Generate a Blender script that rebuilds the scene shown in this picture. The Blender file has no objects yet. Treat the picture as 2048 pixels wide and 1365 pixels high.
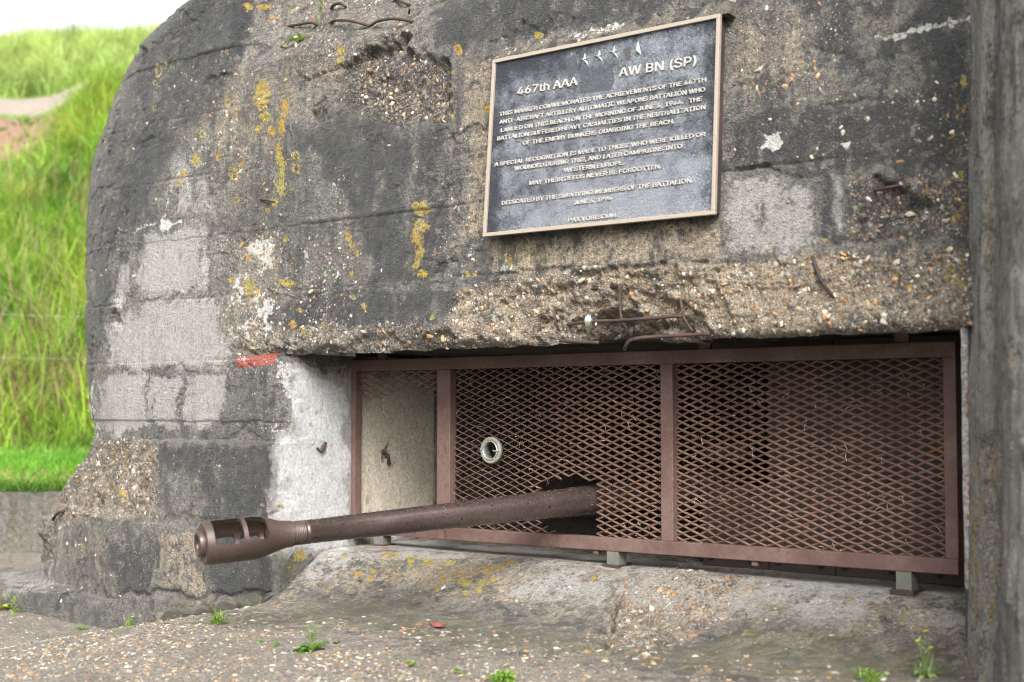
import bpy, bmesh, math, random
import numpy as np
from mathutils import Vector, Matrix
R_ = math.radians
rng = np.random.default_rng(7)
random.seed(7)
scn = bpy.context.scene
COL = scn.collection

# ------------------------------------------------------------------ camera
CZ = 1.05                                   # camera height above the datum
F_PX = 2844.0
CAM = np.array([0.0, -3.71, CZ])
YAW = math.atan2(0.644, 0.765)              # camera turned left from the wall normal
PITCH = math.atan2(137.5, F_PX)
fh = np.array([-math.sin(YAW), math.cos(YAW), 0.0])
Rt = np.array([math.cos(YAW), math.sin(YAW), 0.0])
UPW = np.array([0, 0, 1.0])
Fw = math.cos(PITCH) * fh + math.sin(PITCH) * UPW
Up = -math.sin(PITCH) * fh + math.cos(PITCH) * UPW

cam_d = bpy.data.cameras.new("camera")
cam = bpy.data.objects.new("camera", cam_d)
COL.objects.link(cam)
cam.matrix_world = Matrix(((Rt[0], Up[0], -Fw[0], CAM[0]), (Rt[1], Up[1], -Fw[1], CAM[1]),
                           (Rt[2], Up[2], -Fw[2], CAM[2]), (0, 0, 0, 1)))
cam_d.sensor_width = 36.0
cam_d.lens = F_PX / 2048 * 36.0
cam_d.clip_start = 0.05
cam_d.clip_end = 3000
cam_d.dof.use_dof = True
cam_d.dof.focus_distance = 5.25
cam_d.dof.aperture_fstop = 2.4
scn.cycles.filter_width = 1.05
scn.cycles.use_denoising = True
scn.cycles.max_bounces = 8
scn.cycles.diffuse_bounces = 3
scn.camera = cam

# ------------------------------------------------------------------ world, sun, exposure
SUN_EL, SUN_AZ = R_(40), R_(136)            # azimuth measured clockwise from +y (north)
world = bpy.data.worlds.new("World")
scn.world = world
world.use_nodes = True
wn, wl = world.node_tree.nodes, world.node_tree.links
sky = wn.new("ShaderNodeTexSky")
sky.sky_type = 'NISHITA'
sky.sun_disc = False
sky.sun_elevation = SUN_EL
sky.sun_rotation = SUN_AZ
sky.air_density = 1.0
sky.dust_density = 5.0
sky.ozone_density = 1.0
hs = wn.new("ShaderNodeHueSaturation")      # overcast: the cloud layer is nearly white
hs.inputs["Saturation"].default_value = 0.12
hs.inputs["Value"].default_value = 1.45
wl.new(sky.outputs[0], hs.inputs["Color"])
bg = wn["Background"]
wl.new(hs.outputs[0], bg.inputs["Color"])
bg.inputs["Strength"].default_value = 0.13
sun_d = bpy.data.lights.new("sun", 'SUN')
sun_d.energy = 2.5
sun_d.angle = R_(28)
sun_d.color = (1.0, 0.97, 0.92)
sun = bpy.data.objects.new("sun", sun_d)
COL.objects.link(sun)
sv = Vector((math.sin(SUN_AZ) * math.cos(SUN_EL), math.cos(SUN_AZ) * math.cos(SUN_EL), math.sin(SUN_EL)))
sun.rotation_euler = sv.to_track_quat('Z', 'Y').to_euler()
sun.location = sv * 30
scn.view_settings.view_transform = 'Standard'
scn.view_settings.look = 'None'
scn.view_settings.gamma = 1.0
scn.view_settings.exposure = 1.14

# ------------------------------------------------------------------ projection helpers
def ray(px, py):
    u = (px - 1024.0) / F_PX
    v = (682.5 - py) / F_PX
    return Fw + u * Rt + v * Up
def on_y(px, py, y):                        # point of the picture on the plane y = const
    d = ray(px, py); t = (y - CAM[1]) / d[1]
    return CAM + t * d
def on_z(px, py, z):
    d = ray(px, py); t = (z - CAM[2]) / d[2]
    return CAM + t * d
def at_depth(px, py, Z):                    # Z along the optical axis
    return CAM + Z * ray(px, py)
def project(P):
    q = P - CAM
    X, Yv, Z = q @ Rt, q @ Up, q @ Fw
    Z = np.maximum(Z, 0.05)
    return 1024 + F_PX * X / Z, 682.5 - F_PX * Yv / Z

# ------------------------------------------------------------------ noise
def _hash(x, y, z, s):
    h = (x * np.uint32(374761393) + y * np.uint32(668265263) + z * np.uint32(2246822519) + np.uint32(s * 3266489917 & 0xffffffff))
    h = (h ^ (h >> np.uint32(13))) * np.uint32(1274126177)
    h = h ^ (h >> np.uint32(16))
    return h.astype(np.float32) * np.float32(2.0 / 4294967295.0) - np.float32(1.0)
def vnoise(p, s=0):
    p = p.astype(np.float32) + np.float32(137.31)
    i = np.floor(p); f = p - i
    i = i.astype(np.int64).astype(np.uint32)
    f = f * f * (3 - 2 * f)
    x, y, z = i[:, 0], i[:, 1], i[:, 2]
    o = np.uint32(1)
    fx, fy, fz = f[:, 0], f[:, 1], f[:, 2]
    def L(a, b, t): return a + (b - a) * t
    with np.errstate(over='ignore'):
        return L(L(L(_hash(x, y, z, s), _hash(x + o, y, z, s), fx), L(_hash(x, y + o, z, s), _hash(x + o, y + o, z, s), fx), fy),
                 L(L(_hash(x, y, z + o, s), _hash(x + o, y, z + o, s), fx), L(_hash(x, y + o, z + o, s), _hash(x + o, y + o, z + o, s), fx), fy), fz)
def fbm(p, o=4, s=0, g=0.5, billow=False):
    r = np.zeros(len(p), np.float32); a = 1.0; tot = 0.0; q = p.copy()
    for k in range(o):
        n = vnoise(q, s + k * 17)
        r += a * (np.abs(n) * 2 - 0.8 if billow else n)
        tot += a; a *= g; q = q * 2.03 + 11.7
    return r / tot
def sstep(a, b, x):
    t = np.clip((x - a) / (b - a), 0, 1)
    return t * t * (3 - 2 * t)

# ------------------------------------------------------------------ mesh helpers
def mesh_np(name, V, F, smooth=True):
    me = bpy.data.meshes.new(name)
    V = np.ascontiguousarray(V, np.float32); F = np.ascontiguousarray(F, np.int32)
    k = F.shape[1]
    me.vertices.add(len(V)); me.vertices.foreach_set("co", V.ravel())
    me.loops.add(F.size); me.loops.foreach_set("vertex_index", F.ravel())
    me.polygons.add(len(F)); me.polygons.foreach_set("loop_start", np.arange(len(F), dtype=np.int32) * k)
    me.update(calc_edges=True)
    me.validate()
    me.polygons.foreach_set("use_smooth", np.full(len(me.polygons), smooth))
    return me
def attr(me, name, rgb):
    a = me.attributes.new(name, 'FLOAT_COLOR', 'POINT')
    c = np.ones((len(me.vertices), 4), np.float32); c[:, :3] = rgb
    a.data.foreach_set("color", c.ravel())
def grid_faces(nr, nc, keep=None, flip=False):
    i = np.arange(nr * nc).reshape(nr, nc)
    q = np.stack([i[:-1, :-1], i[:-1, 1:], i[1:, 1:], i[1:, :-1]], -1)
    if flip: q = q[..., ::-1]
    if keep is not None: q = q[keep]
    return q.reshape(-1, 4)
def link(name, me, mat=None, parent=None, loc=None):
    o = bpy.data.objects.new(name, me)
    COL.objects.link(o)
    if mat is not None and me is not None:
        me.materials.clear(); me.materials.append(mat)
    if loc is not None: o.location = loc
    if parent is not None:
        o.parent = parent
        if loc is None: o.matrix_parent_inverse = Matrix.Translation(-Vector(parent.location))
    return o
def empty(name, loc, label, cat, group=None):
    o = bpy.data.objects.new(name, None); COL.objects.link(o)
    o.location = Vector([float(v) for v in loc]); o.empty_display_size = 0.1
    o['label'] = label; o['category'] = cat
    if group: o['group'] = group
    return o
def tag(o, label, cat, group=None, kind=None):
    o['label'] = label; o['category'] = cat
    if group: o['group'] = group
    if kind: o['kind'] = kind
    return o
class MB:
    """collects quads / tris, then builds one mesh"""
    def __init__(s): s.v = []; s.f = []
    def add(s, vs, fs):
        b = len(s.v); s.v += [tuple(map(float, v)) for v in vs]; s.f += [tuple(i + b for i in f) for f in fs]
    def box(s, lo, hi, bevel=0.0):
        x0, y0, z0 = lo; x1, y1, z1 = hi
        s.add([(x0, y0, z0), (x1, y0, z0), (x1, y1, z0), (x0, y1, z0), (x0, y0, z1), (x1, y0, z1), (x1, y1, z1), (x0, y1, z1)],
              [(0, 3, 2, 1), (4, 5, 6, 7), (0, 1, 5, 4), (1, 2, 6, 5), (2, 3, 7, 6), (3, 0, 4, 7)])
    def tube(s, pts, rad, n=8, cap=True):
        pts = [Vector([float(c) for c in p]) for p in pts]
        rad = [float(q) for q in rad] if hasattr(rad, '__len__') else [float(rad)] * len(pts)
        rings = []; up = None
        for i, p in enumerate(pts):
            t = (pts[min(i + 1, len(pts) - 1)] - pts[max(i - 1, 0)]).normalized()
            if up is None: up = Vector((0, 0, 1)) if abs(t.z) < 0.9 else Vector((1, 0, 0))
            a = t.cross(up).normalized(); up = a.cross(t).normalized()
            rings.append([p + rad[i] * (math.cos(2 * math.pi * k / n) * a + math.sin(2 * math.pi * k / n) * up) for k in range(n)])
        vs = [v for r in rings for v in r]
        fs = [(i * n + k, i * n + (k + 1) % n, (i + 1) * n + (k + 1) % n, (i + 1) * n + k) for i in range(len(pts) - 1) for k in range(n)]
        if cap: fs += [tuple(range(n))[::-1], tuple((len(pts) - 1) * n + k for k in range(n))]
        s.add(vs, fs)
    def build(s, name, mat, parent=None, smooth=False, bevel=0.0, loc=None, seg=2):
        me = bpy.data.meshes.new(name); me.from_pydata(s.v, [], s.f); me.update()
        if bevel:
            bm = bmesh.new(); bm.from_mesh(me)
            bmesh.ops.bevel(bm, geom=bm.edges[:], offset=bevel, segments=seg, affect='EDGES', profile=0.5)
            bm.to_mesh(me); bm.free()
        me.polygons.foreach_set("use_smooth", [smooth] * len(me.polygons))
        return link(name, me, mat, parent, loc)
def baked(o):
    """apply an object's modifiers without operators"""
    dg = bpy.context.evaluated_depsgraph_get(); dg.update()
    me = bpy.data.meshes.new_from_object(o.evaluated_get(dg))
    bpy.data.objects.remove(o)
    return me
def coords(me):
    a = np.empty(len(me.vertices) * 3, np.float32); me.vertices.foreach_get("co", a); return a.reshape(-1, 3)
def normals(me):
    a = np.empty(len(me.vertices) * 3, np.float32); me.vertices.foreach_get("normal", a); return a.reshape(-1, 3)

# ------------------------------------------------------------------ masks laid on surfaces (stains, lichen, aggregate)
def poly_field(px, py, pts, feather):
    out = np.zeros(len(px), np.float32)
    P = np.array(pts, np.float32)
    sel = np.where((px > P[:, 0].min() - feather) & (px < P[:, 0].max() + feather) & (py > P[:, 1].min() - feather) & (py < P[:, 1].max() + feather))[0]
    if not len(sel): return out
    x, y = px[sel].astype(np.float32), py[sel].astype(np.float32)
    d = np.full(len(sel), 1e9, np.float32); ins = np.zeros(len(sel), bool)
    for i in range(len(P)):
        a, b = P[i], P[(i + 1) % len(P)]; e = b - a
        t = np.clip(((x - a[0]) * e[0] + (y - a[1]) * e[1]) / max(e @ e, 1e-6), 0, 1)
        d = np.minimum(d, np.hypot(x - a[0] - t * e[0], y - a[1] - t * e[1]))
        c = (a[1] > y) != (b[1] > y)
        with np.errstate(divide='ignore', invalid='ignore'):
            ins ^= c & (x < (b[0] - a[0]) * (y - a[1]) / (b[1] - a[1] if b[1] != a[1] else 1e-9) + a[0])
    out[sel] = np.clip(0.5 + np.where(ins, d, -d) / (2 * feather), 0, 1)
    return out
def ell_field(px, py, cx, cy, rx, ry, ring=0):
    d = np.hypot((px - cx) / rx, (py - cy) / ry)
    if ring: return np.clip(1.3 - np.abs(d - 0.75) / 0.3, 0, 1)
    return np.clip(1.5 - d, 0, 1)
def line_field(px, py, pts, w):
    d = np.full(len(px), 1e9, np.float32)
    for (x0, y0), (x1, y1) in zip(pts[:-1], pts[1:]):
        ex, ey = x1 - x0, y1 - y0
        t = np.clip(((px - x0) * ex + (py - y0) * ey) / (ex * ex + ey * ey), 0, 1)
        d = np.minimum(d, np.hypot(px - x0 - t * ex, py - y0 - t * ey))
    return np.clip(1.4 - d / w, 0, 1)
#PART2

# ------------------------------------------------------------------ materials
class NT:
    def __init__(s, name):
        s.m = bpy.data.materials.new(name); s.m.use_nodes = True
        s.t = s.m.node_tree; s.t.nodes.clear()
        s.out = s.t.nodes.new("ShaderNodeOutputMaterial")
        s.b = s.t.nodes.new("ShaderNodeBsdfPrincipled")
        s.t.links.new(s.b.outputs[0], s.out.inputs[0])
        s.P = s.t.nodes.new("ShaderNodeTexCoord").outputs["Object"]
    def put(s, sock, v):
        if isinstance(v, bpy.types.NodeSocket): s.t.links.new(v, sock)
        elif isinstance(v, (tuple, list)) and len(v) == 3 and sock.type == 'RGBA': sock.default_value = (*v, 1)
        else: sock.default_value = v
    def scale(s, v, sx, sy, sz):
        n = s.t.nodes.new("ShaderNodeVectorMath"); n.operation = 'MULTIPLY'
        s.put(n.inputs[0], v); n.inputs[1].default_value = (sx, sy, sz); return n.outputs[0]
    def noise(s, sc, det=4, ro=0.6, vec=None, dist=0, color=False):
        n = s.t.nodes.new("ShaderNodeTexNoise"); s.put(n.inputs["Vector"], vec or s.P)
        n.inputs["Scale"].default_value = sc; n.inputs["Detail"].default_value = det
        n.inputs["Roughness"].default_value = ro; n.inputs["Distortion"].default_value = dist
        return n.outputs["Color" if color else "Fac"]
    def nz(s, sc, det=4, ro=0.6, vec=None, dist=0, k=2.1):
        return s.mad(s.noise(sc, det, ro, vec, dist), k, 0.5 - 0.5 * k)
    def vor(s, sc, vec=None, feat='F1', rand=1.0):
        n = s.t.nodes.new("ShaderNodeTexVoronoi"); n.feature = feat; s.put(n.inputs["Vector"], vec or s.P)
        n.inputs["Scale"].default_value = sc; n.inputs["Randomness"].default_value = rand
        return n.outputs["Distance"], n.outputs["Color"] if feat == 'F1' else None
    def math(s, op, a, b=0.0, clamp=False):
        n = s.t.nodes.new("ShaderNodeMath"); n.operation = op; n.use_clamp = clamp
        s.put(n.inputs[0], a); s.put(n.inputs[1], b); return n.outputs[0]
    def mad(s, a, k, c):
        n = s.t.nodes.new("ShaderNodeMath"); n.operation = 'MULTIPLY_ADD'
        s.put(n.inputs[0], a); s.put(n.inputs[1], k); s.put(n.inputs[2], c); return n.outputs[0]
    def ss(s, x, a, b, lo=0.0, hi=1.0):
        n = s.t.nodes.new("ShaderNodeMapRange"); n.interpolation_type = 'SMOOTHSTEP'
        for i, v in enumerate((x, a, b, lo, hi)): s.put(n.inputs[i], v)
        return n.outputs[0]
    def mix(s, f, a, b, mode='MIX'):
        n = s.t.nodes.new("ShaderNodeMix"); n.data_type = 'RGBA'; n.blend_type = mode
        s.put(n.inputs[0], f); s.put(n.inputs[6], a); s.put(n.inputs[7], b); return n.outputs[2]
    def ramp(s, f, stops, interp='LINEAR'):
        n = s.t.nodes.new("ShaderNodeValToRGB"); n.color_ramp.interpolation = interp
        e = n.color_ramp.elements
        while len(e) < len(stops): e.new(0.5)
        for k, (p, c) in zip(e, stops): k.position = p; k.color = (*c, 1)
        s.put(n.inputs[0], f); return n.outputs[0]
    def attr(s, name):
        n = s.t.nodes.new("ShaderNodeAttribute"); n.attribute_name = name; return n.outputs["Color"]
    def sep(s, c):
        n = s.t.nodes.new("ShaderNodeSeparateColor"); s.put(n.inputs[0], c); return n.outputs[0], n.outputs[1], n.outputs[2]
    def bump(s, h, st=0.5, d=0.01, nrm=None):
        n = s.t.nodes.new("ShaderNodeBump"); n.inputs["Strength"].default_value = st; n.inputs["Distance"].default_value = d
        s.put(n.inputs["Height"], h)
        if nrm: s.put(n.inputs["Normal"], nrm)
        return n.outputs[0]
    def done(s, col, rough=0.8, metal=0.0, nrm=None, spec=0.5):
        s.put(s.b.inputs["Base Color"], col); s.put(s.b.inputs["Roughness"], rough); s.put(s.b.inputs["Metallic"], metal)
        s.put(s.b.inputs["Specular IOR Level"], spec)
        if nrm: s.put(s.b.inputs["Normal"], nrm)
        return s.m

STONE = [(0.0, (0.07, 0.06, 0.05)), (0.10, (0.20, 0.16, 0.12)), (0.24, (0.32, 0.19, 0.09)), (0.36, (0.38, 0.22, 0.115)),
         (0.48, (0.46, 0.34, 0.21)), (0.62, (0.52, 0.44, 0.32)), (0.76, (0.34, 0.31, 0.27)), (0.88, (0.56, 0.52, 0.45)), (1.0, (0.62, 0.59, 0.54))]
def concrete(name, b1=(0.10, 0.096, 0.088), b2=(0.245, 0.232, 0.21), grey=0.0, bump=0.9):
    s = NT(name)
    dark, light, tan = s.sep(s.attr("ma")); rough, yel, wht = s.sep(s.attr("mb")); grn, red, rust = s.sep(s.attr("mc"))
    n1 = s.nz(2.6, 5, 0.6); n2 = s.nz(12, 8, 0.72); n3 = s.nz(75, 6, 0.74, k=2.4); n4 = s.nz(330, 3, 0.6)
    n5 = s.nz(30, 7, 0.74, dist=0.5)
    st = s.nz(16, 6, 0.68, s.scale(s.P, 1, 1, 0.14))
    c = s.mix(s.ss(s.math('ADD', s.math('MULTIPLY', n1, 0.4), s.math('MULTIPLY', n2, 0.6)), 0.15, 0.85), b1, b2)
    # warm cement paste
    tm = s.ss(s.math('ADD', tan, s.mad(n2, 1.2, s.mad(n5, 0.8, -1.0))), 0.30, 0.70)
    c = s.mix(s.math('MULTIPLY', tm, 0.85), c, s.mix(s.ss(n5, 0.1, 0.9), (0.25, 0.20, 0.14), (0.45, 0.38, 0.285)))
    # clean pale cement
    lm = s.ss(s.math('ADD', light, s.mad(n2, 0.70, s.mad(st, 0.40, s.mad(n3, 0.30, -0.70)))), 0.34, 0.66)
    lc0 = s.mix(s.ss(s.mad(st, 0.5, s.math('MULTIPLY', n2, 0.5)), 0.15, 0.85), (0.275, 0.264, 0.245), (0.43, 0.417, 0.395))
    lc = s.mix(s.ss(light, 1.0, 1.5), lc0, s.mix(s.ss(tan, .5, .95), s.mix(s.ss(n2, .1, .9), (0.52, 0.522, 0.518), (0.70, 0.70, 0.692)), s.mix(s.ss(n2, .1, .9), (.72, .63, .50), (.84, .75, .61))))  # embrasure cheek: pale concrete, raised further to stand in for light it lacks
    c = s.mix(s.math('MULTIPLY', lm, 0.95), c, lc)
    gs = s.mad(lm, -0.55, 1.0)
    c = s.mix(gs, c, s.mix(s.ss(n3, 0.1, 0.9), (0.46, 0.46, 0.47), (1.45, 1.44, 1.42)), 'MULTIPLY')
    c = s.mix(gs, c, s.mix(s.ss(n4, 0.1, 0.9), (0.78, 0.78, 0.78), (1.18, 1.18, 1.18)), 'MULTIPLY')
    # black biofilm
    dm = s.ss(s.math('ADD', dark, s.mad(n2, 1.25, s.mad(st, 0.75, s.mad(n5, 0.85, s.mad(n3, 0.55, -1.70))))), 0.34, 0.66)
    dm = s.math('MULTIPLY', dm, s.math('SUBTRACT', 1.0, s.math('MULTIPLY', lm, 0.45)))
    dc = s.mix(s.ss(n5, 0.1, 0.9), (0.012, 0.0125, 0.0145), (0.056, 0.057, 0.061))
    dc = s.mix(s.ss(n3, 0.72, 1.0), dc, (0.15, 0.147, 0.138))
    c = s.mix(s.math('MULTIPLY', dm, 0.93), c, dc)
    # green film
    gm = s.ss(s.math('ADD', grn, s.mad(n2, 0.5, -0.25)), 0.35, 0.8)
    c = s.mix(s.math('MULTIPLY', gm, 0.6), c, (0.115, 0.115, 0.045))
    # aggregate showing in the surface, two sizes
    hts = None
    for sc, base, k in ((46, 0.02, 0.50), (105, 0.14, 0.47), (190, 0.20, 0.47)):
        vec = s.P
        d, h = s.vor(sc, vec); r, g, b = s.sep(h)
        rr = s.math('MULTIPLY', s.math('MINIMUM', s.math('ADD', s.math('MULTIPLY', rough, 1.15), base), 1.0), k)
        gate = s.ss(s.math('SUBTRACT', s.math('ADD', s.math('MULTIPLY', rough, 0.75), base), r), -0.04, 0.06)
        m = s.math('MULTIPLY', s.ss(s.math('SUBTRACT', s.math('MULTIPLY', rr, s.mad(b, 0.6, 0.5)), d), -0.02, 0.05), gate)
        sc_ = s.ramp(g, STONE)
        sc_ = s.mix(1.0, sc_, s.mix(n3, (0.5, 0.5, 0.5), (1.02, 1.02, 1.02)), 'MULTIPLY')
        if grey: sc_ = s.mix(grey, sc_, (0.27, 0.262, 0.25))
        m2 = s.math('MULTIPLY', m, s.mad(dm, -0.3, 0.95))
        c = s.mix(m2, c, sc_)
        hgt = s.math('MULTIPLY', m, s.math('SUBTRACT', 0.6, d))
        hts = hgt if hts is None else s.math('ADD', s.math('MULTIPLY', hgt, 0.5), hts)
    # rust bleed, red brick face
    rm = s.ss(s.math('ADD', rust, s.mad(n2, 0.5, -0.25)), 0.3, 0.85)
    c = s.mix(s.math('MULTIPLY', rm, 0.75), c, (0.20, 0.075, 0.03))
    bm_ = s.ss(s.math('ADD', red, s.mad(n3, 0.5, -0.25)), 0.42, 0.58)
    c = s.mix(bm_, c, s.mix(n3, (0.24, 0.055, 0.04), (0.42, 0.13, 0.10)))
    # white crusts and dots
    n7 = s.nz(150, 4, 0.7, k=2.3)
    d, h = s.vor(42, s.P); r, g, b = s.sep(h)
    wbig = s.ss(s.math('SUBTRACT', s.math('MULTIPLY', s.math('MULTIPLY', wht, 0.60), s.mad(r, 1.0, -0.1)), s.mad(n3, 0.5, s.math('ADD', d, -0.25))), 0.0, 0.08)
    d, h = s.vor(88, s.P); r, g, b = s.sep(h)
    dd = s.mad(n3, 0.4, s.math('ADD', d, -0.2))
    wm = s.ss(s.math('SUBTRACT', s.math('MULTIPLY', s.math('MULTIPLY', wht, 0.55), s.mad(r, 0.9, 0.1)), dd), 0.0, 0.08)
    wm2 = s.ss(s.math('ADD', wht, s.mad(n5, 0.5, s.mad(n3, 0.35, -0.425))), 0.84, 1.0)
    wm = s.math('MAXIMUM', s.math('MAXIMUM', wm, wm2), wbig)
    c = s.mix(s.math('MULTIPLY', wm, 0.9), c, s.mix(s.ss(n3, 0, 1), (0.40, 0.39, 0.36), (0.70, 0.69, 0.66)))
    # yellow lichen
    n6 = s.nz(48, 6, 0.7, dist=0.6)
    ym = s.ss(s.math('ADD', yel, s.mad(n6, 0.8, s.mad(n3, 0.5, -0.65))), 0.40, 0.56)
    d, h = s.vor(11, s.P); r, g, b = s.sep(h)
    yc = s.mix(r, (0.40, 0.22, 0.016), s.mix(g, (0.43, 0.31, 0.018), (0.30, 0.28, 0.07)))
    yc = s.mix(s.ss(n5, 0.35, 1.0), yc, (0.38, 0.36, 0.20))
    yc = s.mix(1.0, yc, s.mix(s.ss(n3, 0, 1), (0.55, 0.55, 0.55), (1.25, 1.25, 1.25)), 'MULTIPLY')
    c = s.mix(s.math('MULTIPLY', ym, 0.92), c, yc)
    # air holes
    d, h = s.vor(60, s.P); r, g, b = s.sep(h)
    pit = s.math('MULTIPLY', s.ss(s.math('SUBTRACT', s.math('MULTIPLY', b, 0.17), d), 0.0, 0.04), s.ss(r, 0.68, 0.72))
    d, h = s.vor(27, s.P); r, g, b = s.sep(h)
    pit2 = s.math('MULTIPLY', s.ss(s.math('SUBTRACT', s.math('MULTIPLY', b, 0.16), s.mad(n3, 0.10, s.math('ADD', d, -0.05))), 0.0, 0.05), s.ss(r, 0.80, 0.84))
    pit = s.math('MAXIMUM', pit, pit2)
    c = s.mix(s.math('MULTIPLY', pit, 0.55), c, (0.03, 0.028, 0.025))
    ht = s.math('ADD', s.math('ADD', s.math('MULTIPLY', n3, 0.75), s.mad(n7, 0.75, s.math('MULTIPLY', n4, 0.35))),
                s.math('SUBTRACT', s.math('MULTIPLY', hts, 1.3), s.math('MULTIPLY', pit, 1.2)))
    ht = s.math('ADD', ht, s.math('MULTIPLY', s.math('ADD', wm, ym), 0.15))
    nrm = s.bump(ht, bump, 0.0115)
    ro = s.mad(dm, -0.42, s.mad(n3, 0.15, 0.72))
    return s.done(c, ro, 0, nrm, s.mad(dm, 0.35, 0.35))

def rust_metal(name, c1, c2, c3, sc=60, metal=0.25, ro=(0.5, 0.8), bump=0.4, spots=0.0):
    s = NT(name)
    n1 = s.noise(sc * 0.12, 5, 0.65); n2 = s.noise(sc, 6, 0.7); n3 = s.noise(sc * 5, 3, 0.6)
    c = s.mix(s.ss(n1, 0.35, 0.65), c1, c2)
    c = s.mix(s.ss(s.mad(n2, 0.7, s.math('MULTIPLY', n1, 0.3)), 0.52, 0.70), c, c3)
    c = s.mix(1.0, c, s.mix(n3, (0.6, 0.6, 0.6), (1.4, 1.4, 1.4)), 'MULTIPLY')
    if spots:
        d, h = s.vor(sc * 1.1); r, g, b = s.sep(h)
        sp = s.math('MULTIPLY', s.ss(s.math('SUBTRACT', 0.28, d), 0, 0.12), s.ss(r, 0.72, 0.8))
        c = s.mix(s.math('MULTIPLY', sp, spots), c, (0.012, 0.009, 0.008))
    return s.done(c, s.ss(n2, 0.3, 0.7, *ro), metal, s.bump(s.math('ADD', n2, s.math('MULTIPLY', n3, 0.6)), bump, 0.0015), 0.45)

def attr_mat(name, rough=0.75, noise_sc=150, bump=0.3, sub=0.0, spec=0.4, vary=0.35):
    s = NT(name)
    n = s.noise(noise_sc, 4, 0.65)
    c = s.mix(1.0, s.attr("col"), s.mix(n, (1 - vary,) * 3, (1 + vary,) * 3), 'MULTIPLY')
    m = s.done(c, rough, 0, s.bump(n, bump, 0.002) if bump else None, spec)
    if sub:
        tr = s.t.nodes.new("ShaderNodeBsdfTranslucent"); s.put(tr.inputs[0], c)
        mx = s.t.nodes.new("ShaderNodeMixShader"); mx.inputs[0].default_value = sub
        s.t.links.new(s.b.outputs[0], mx.inputs[1]); s.t.links.new(tr.outputs[0], mx.inputs[2]); s.t.links.new(mx.outputs[0], s.out.inputs[0])
    return m

M = {}
M['wall'] = concrete("weathered_concrete")
M['ground'] = concrete("gravel_concrete", (0.20, 0.185, 0.165), (0.37, 0.345, 0.31), 0.25, bump=1.0)
M['inner'] = concrete("inner_concrete", (0.24, 0.21, 0.175), (0.36, 0.32, 0.27))
M['frame'] = rust_metal("rusted_frame_steel", (0.080, 0.043, 0.035), (0.122, 0.077, 0.066), (0.070, 0.034, 0.023), 55, 0.1, (0.55, 0.8))
M['strand'] = rust_metal("rusted_mesh_steel", (0.085, 0.046, 0.033), (0.132, 0.080, 0.062), (0.175, 0.072, 0.028), 34, 0.1, (0.5, 0.75))
M['barrel'] = coat_metal = rust_metal("wet_brown_gun_steel", (0.066, 0.046, 0.041), (0.094, 0.067, 0.060), (0.038, 0.027, 0.024), 45, 0.6, (0.20, 0.36), 0.14, 0.85)
M['brake'] = rust_metal("rusted_brown_muzzle_steel", (0.042, 0.026, 0.021), (0.066, 0.043, 0.035), (0.026, 0.017, 0.014), 38, 0.25, (0.36, 0.58), 0.7, 0.85)
for k_ in ('barrel', 'brake'):
    b_ = M[k_].node_tree.nodes['Principled BSDF']; b_.inputs['Coat Weight'].default_value = 0.7 if k_ == 'barrel' else 0.2; b_.inputs['Coat Roughness'].default_value = 0.16
M['plate'] = rust_metal("dark_rusted_plate", (0.036, 0.026, 0.024), (0.056, 0.039, 0.034), (0.075, 0.042, 0.026), 40, 0.2, (0.5, 0.8))
M['rebar'] = rust_metal("dark_rebar_rust", (0.030, 0.018, 0.015), (0.052, 0.031, 0.026), (0.085, 0.04, 0.022), 90, 0.1, (0.6, 0.85), 0.8)
M['foot'] = rust_metal("greenish_foot_steel", (0.10, 0.10, 0.082), (0.13, 0.125, 0.10), (0.13, 0.06, 0.035), 50, 0.1, (0.6, 0.8))
M['chrome'] = rust_metal("bright_steel", (0.55, 0.54, 0.50), (0.65, 0.64, 0.60), (0.4, 0.38, 0.33), 60, 0.95, (0.18, 0.3), 0.1)
M['ring'] = rust_metal("grey_green_ring_paint", (0.20, 0.21, 0.16), (0.26, 0.265, 0.21), (0.20, 0.11, 0.05), 45, 0.2, (0.4, 0.6))
M['ringlip'] = rust_metal("pale_ring_metal", (0.30, 0.31, 0.31), (0.40, 0.41, 0.41), (0.2, 0.2, 0.19), 45, 0.6, (0.3, 0.45))
M['pebble'] = attr_mat("pebble_flint", 0.55, 220, 0.5)
M['leaf'] = attr_mat("weed_leaf", 0.5, 60, 0.2, 0.3)
M['grass'] = attr_mat("grass_blade", 0.55, 8, 0.0, 0.35, vary=0.25)
M['stone'] = concrete("rubble_concrete", (0.14, 0.125, 0.10), (0.27, 0.24, 0.19))
#PART3

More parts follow.
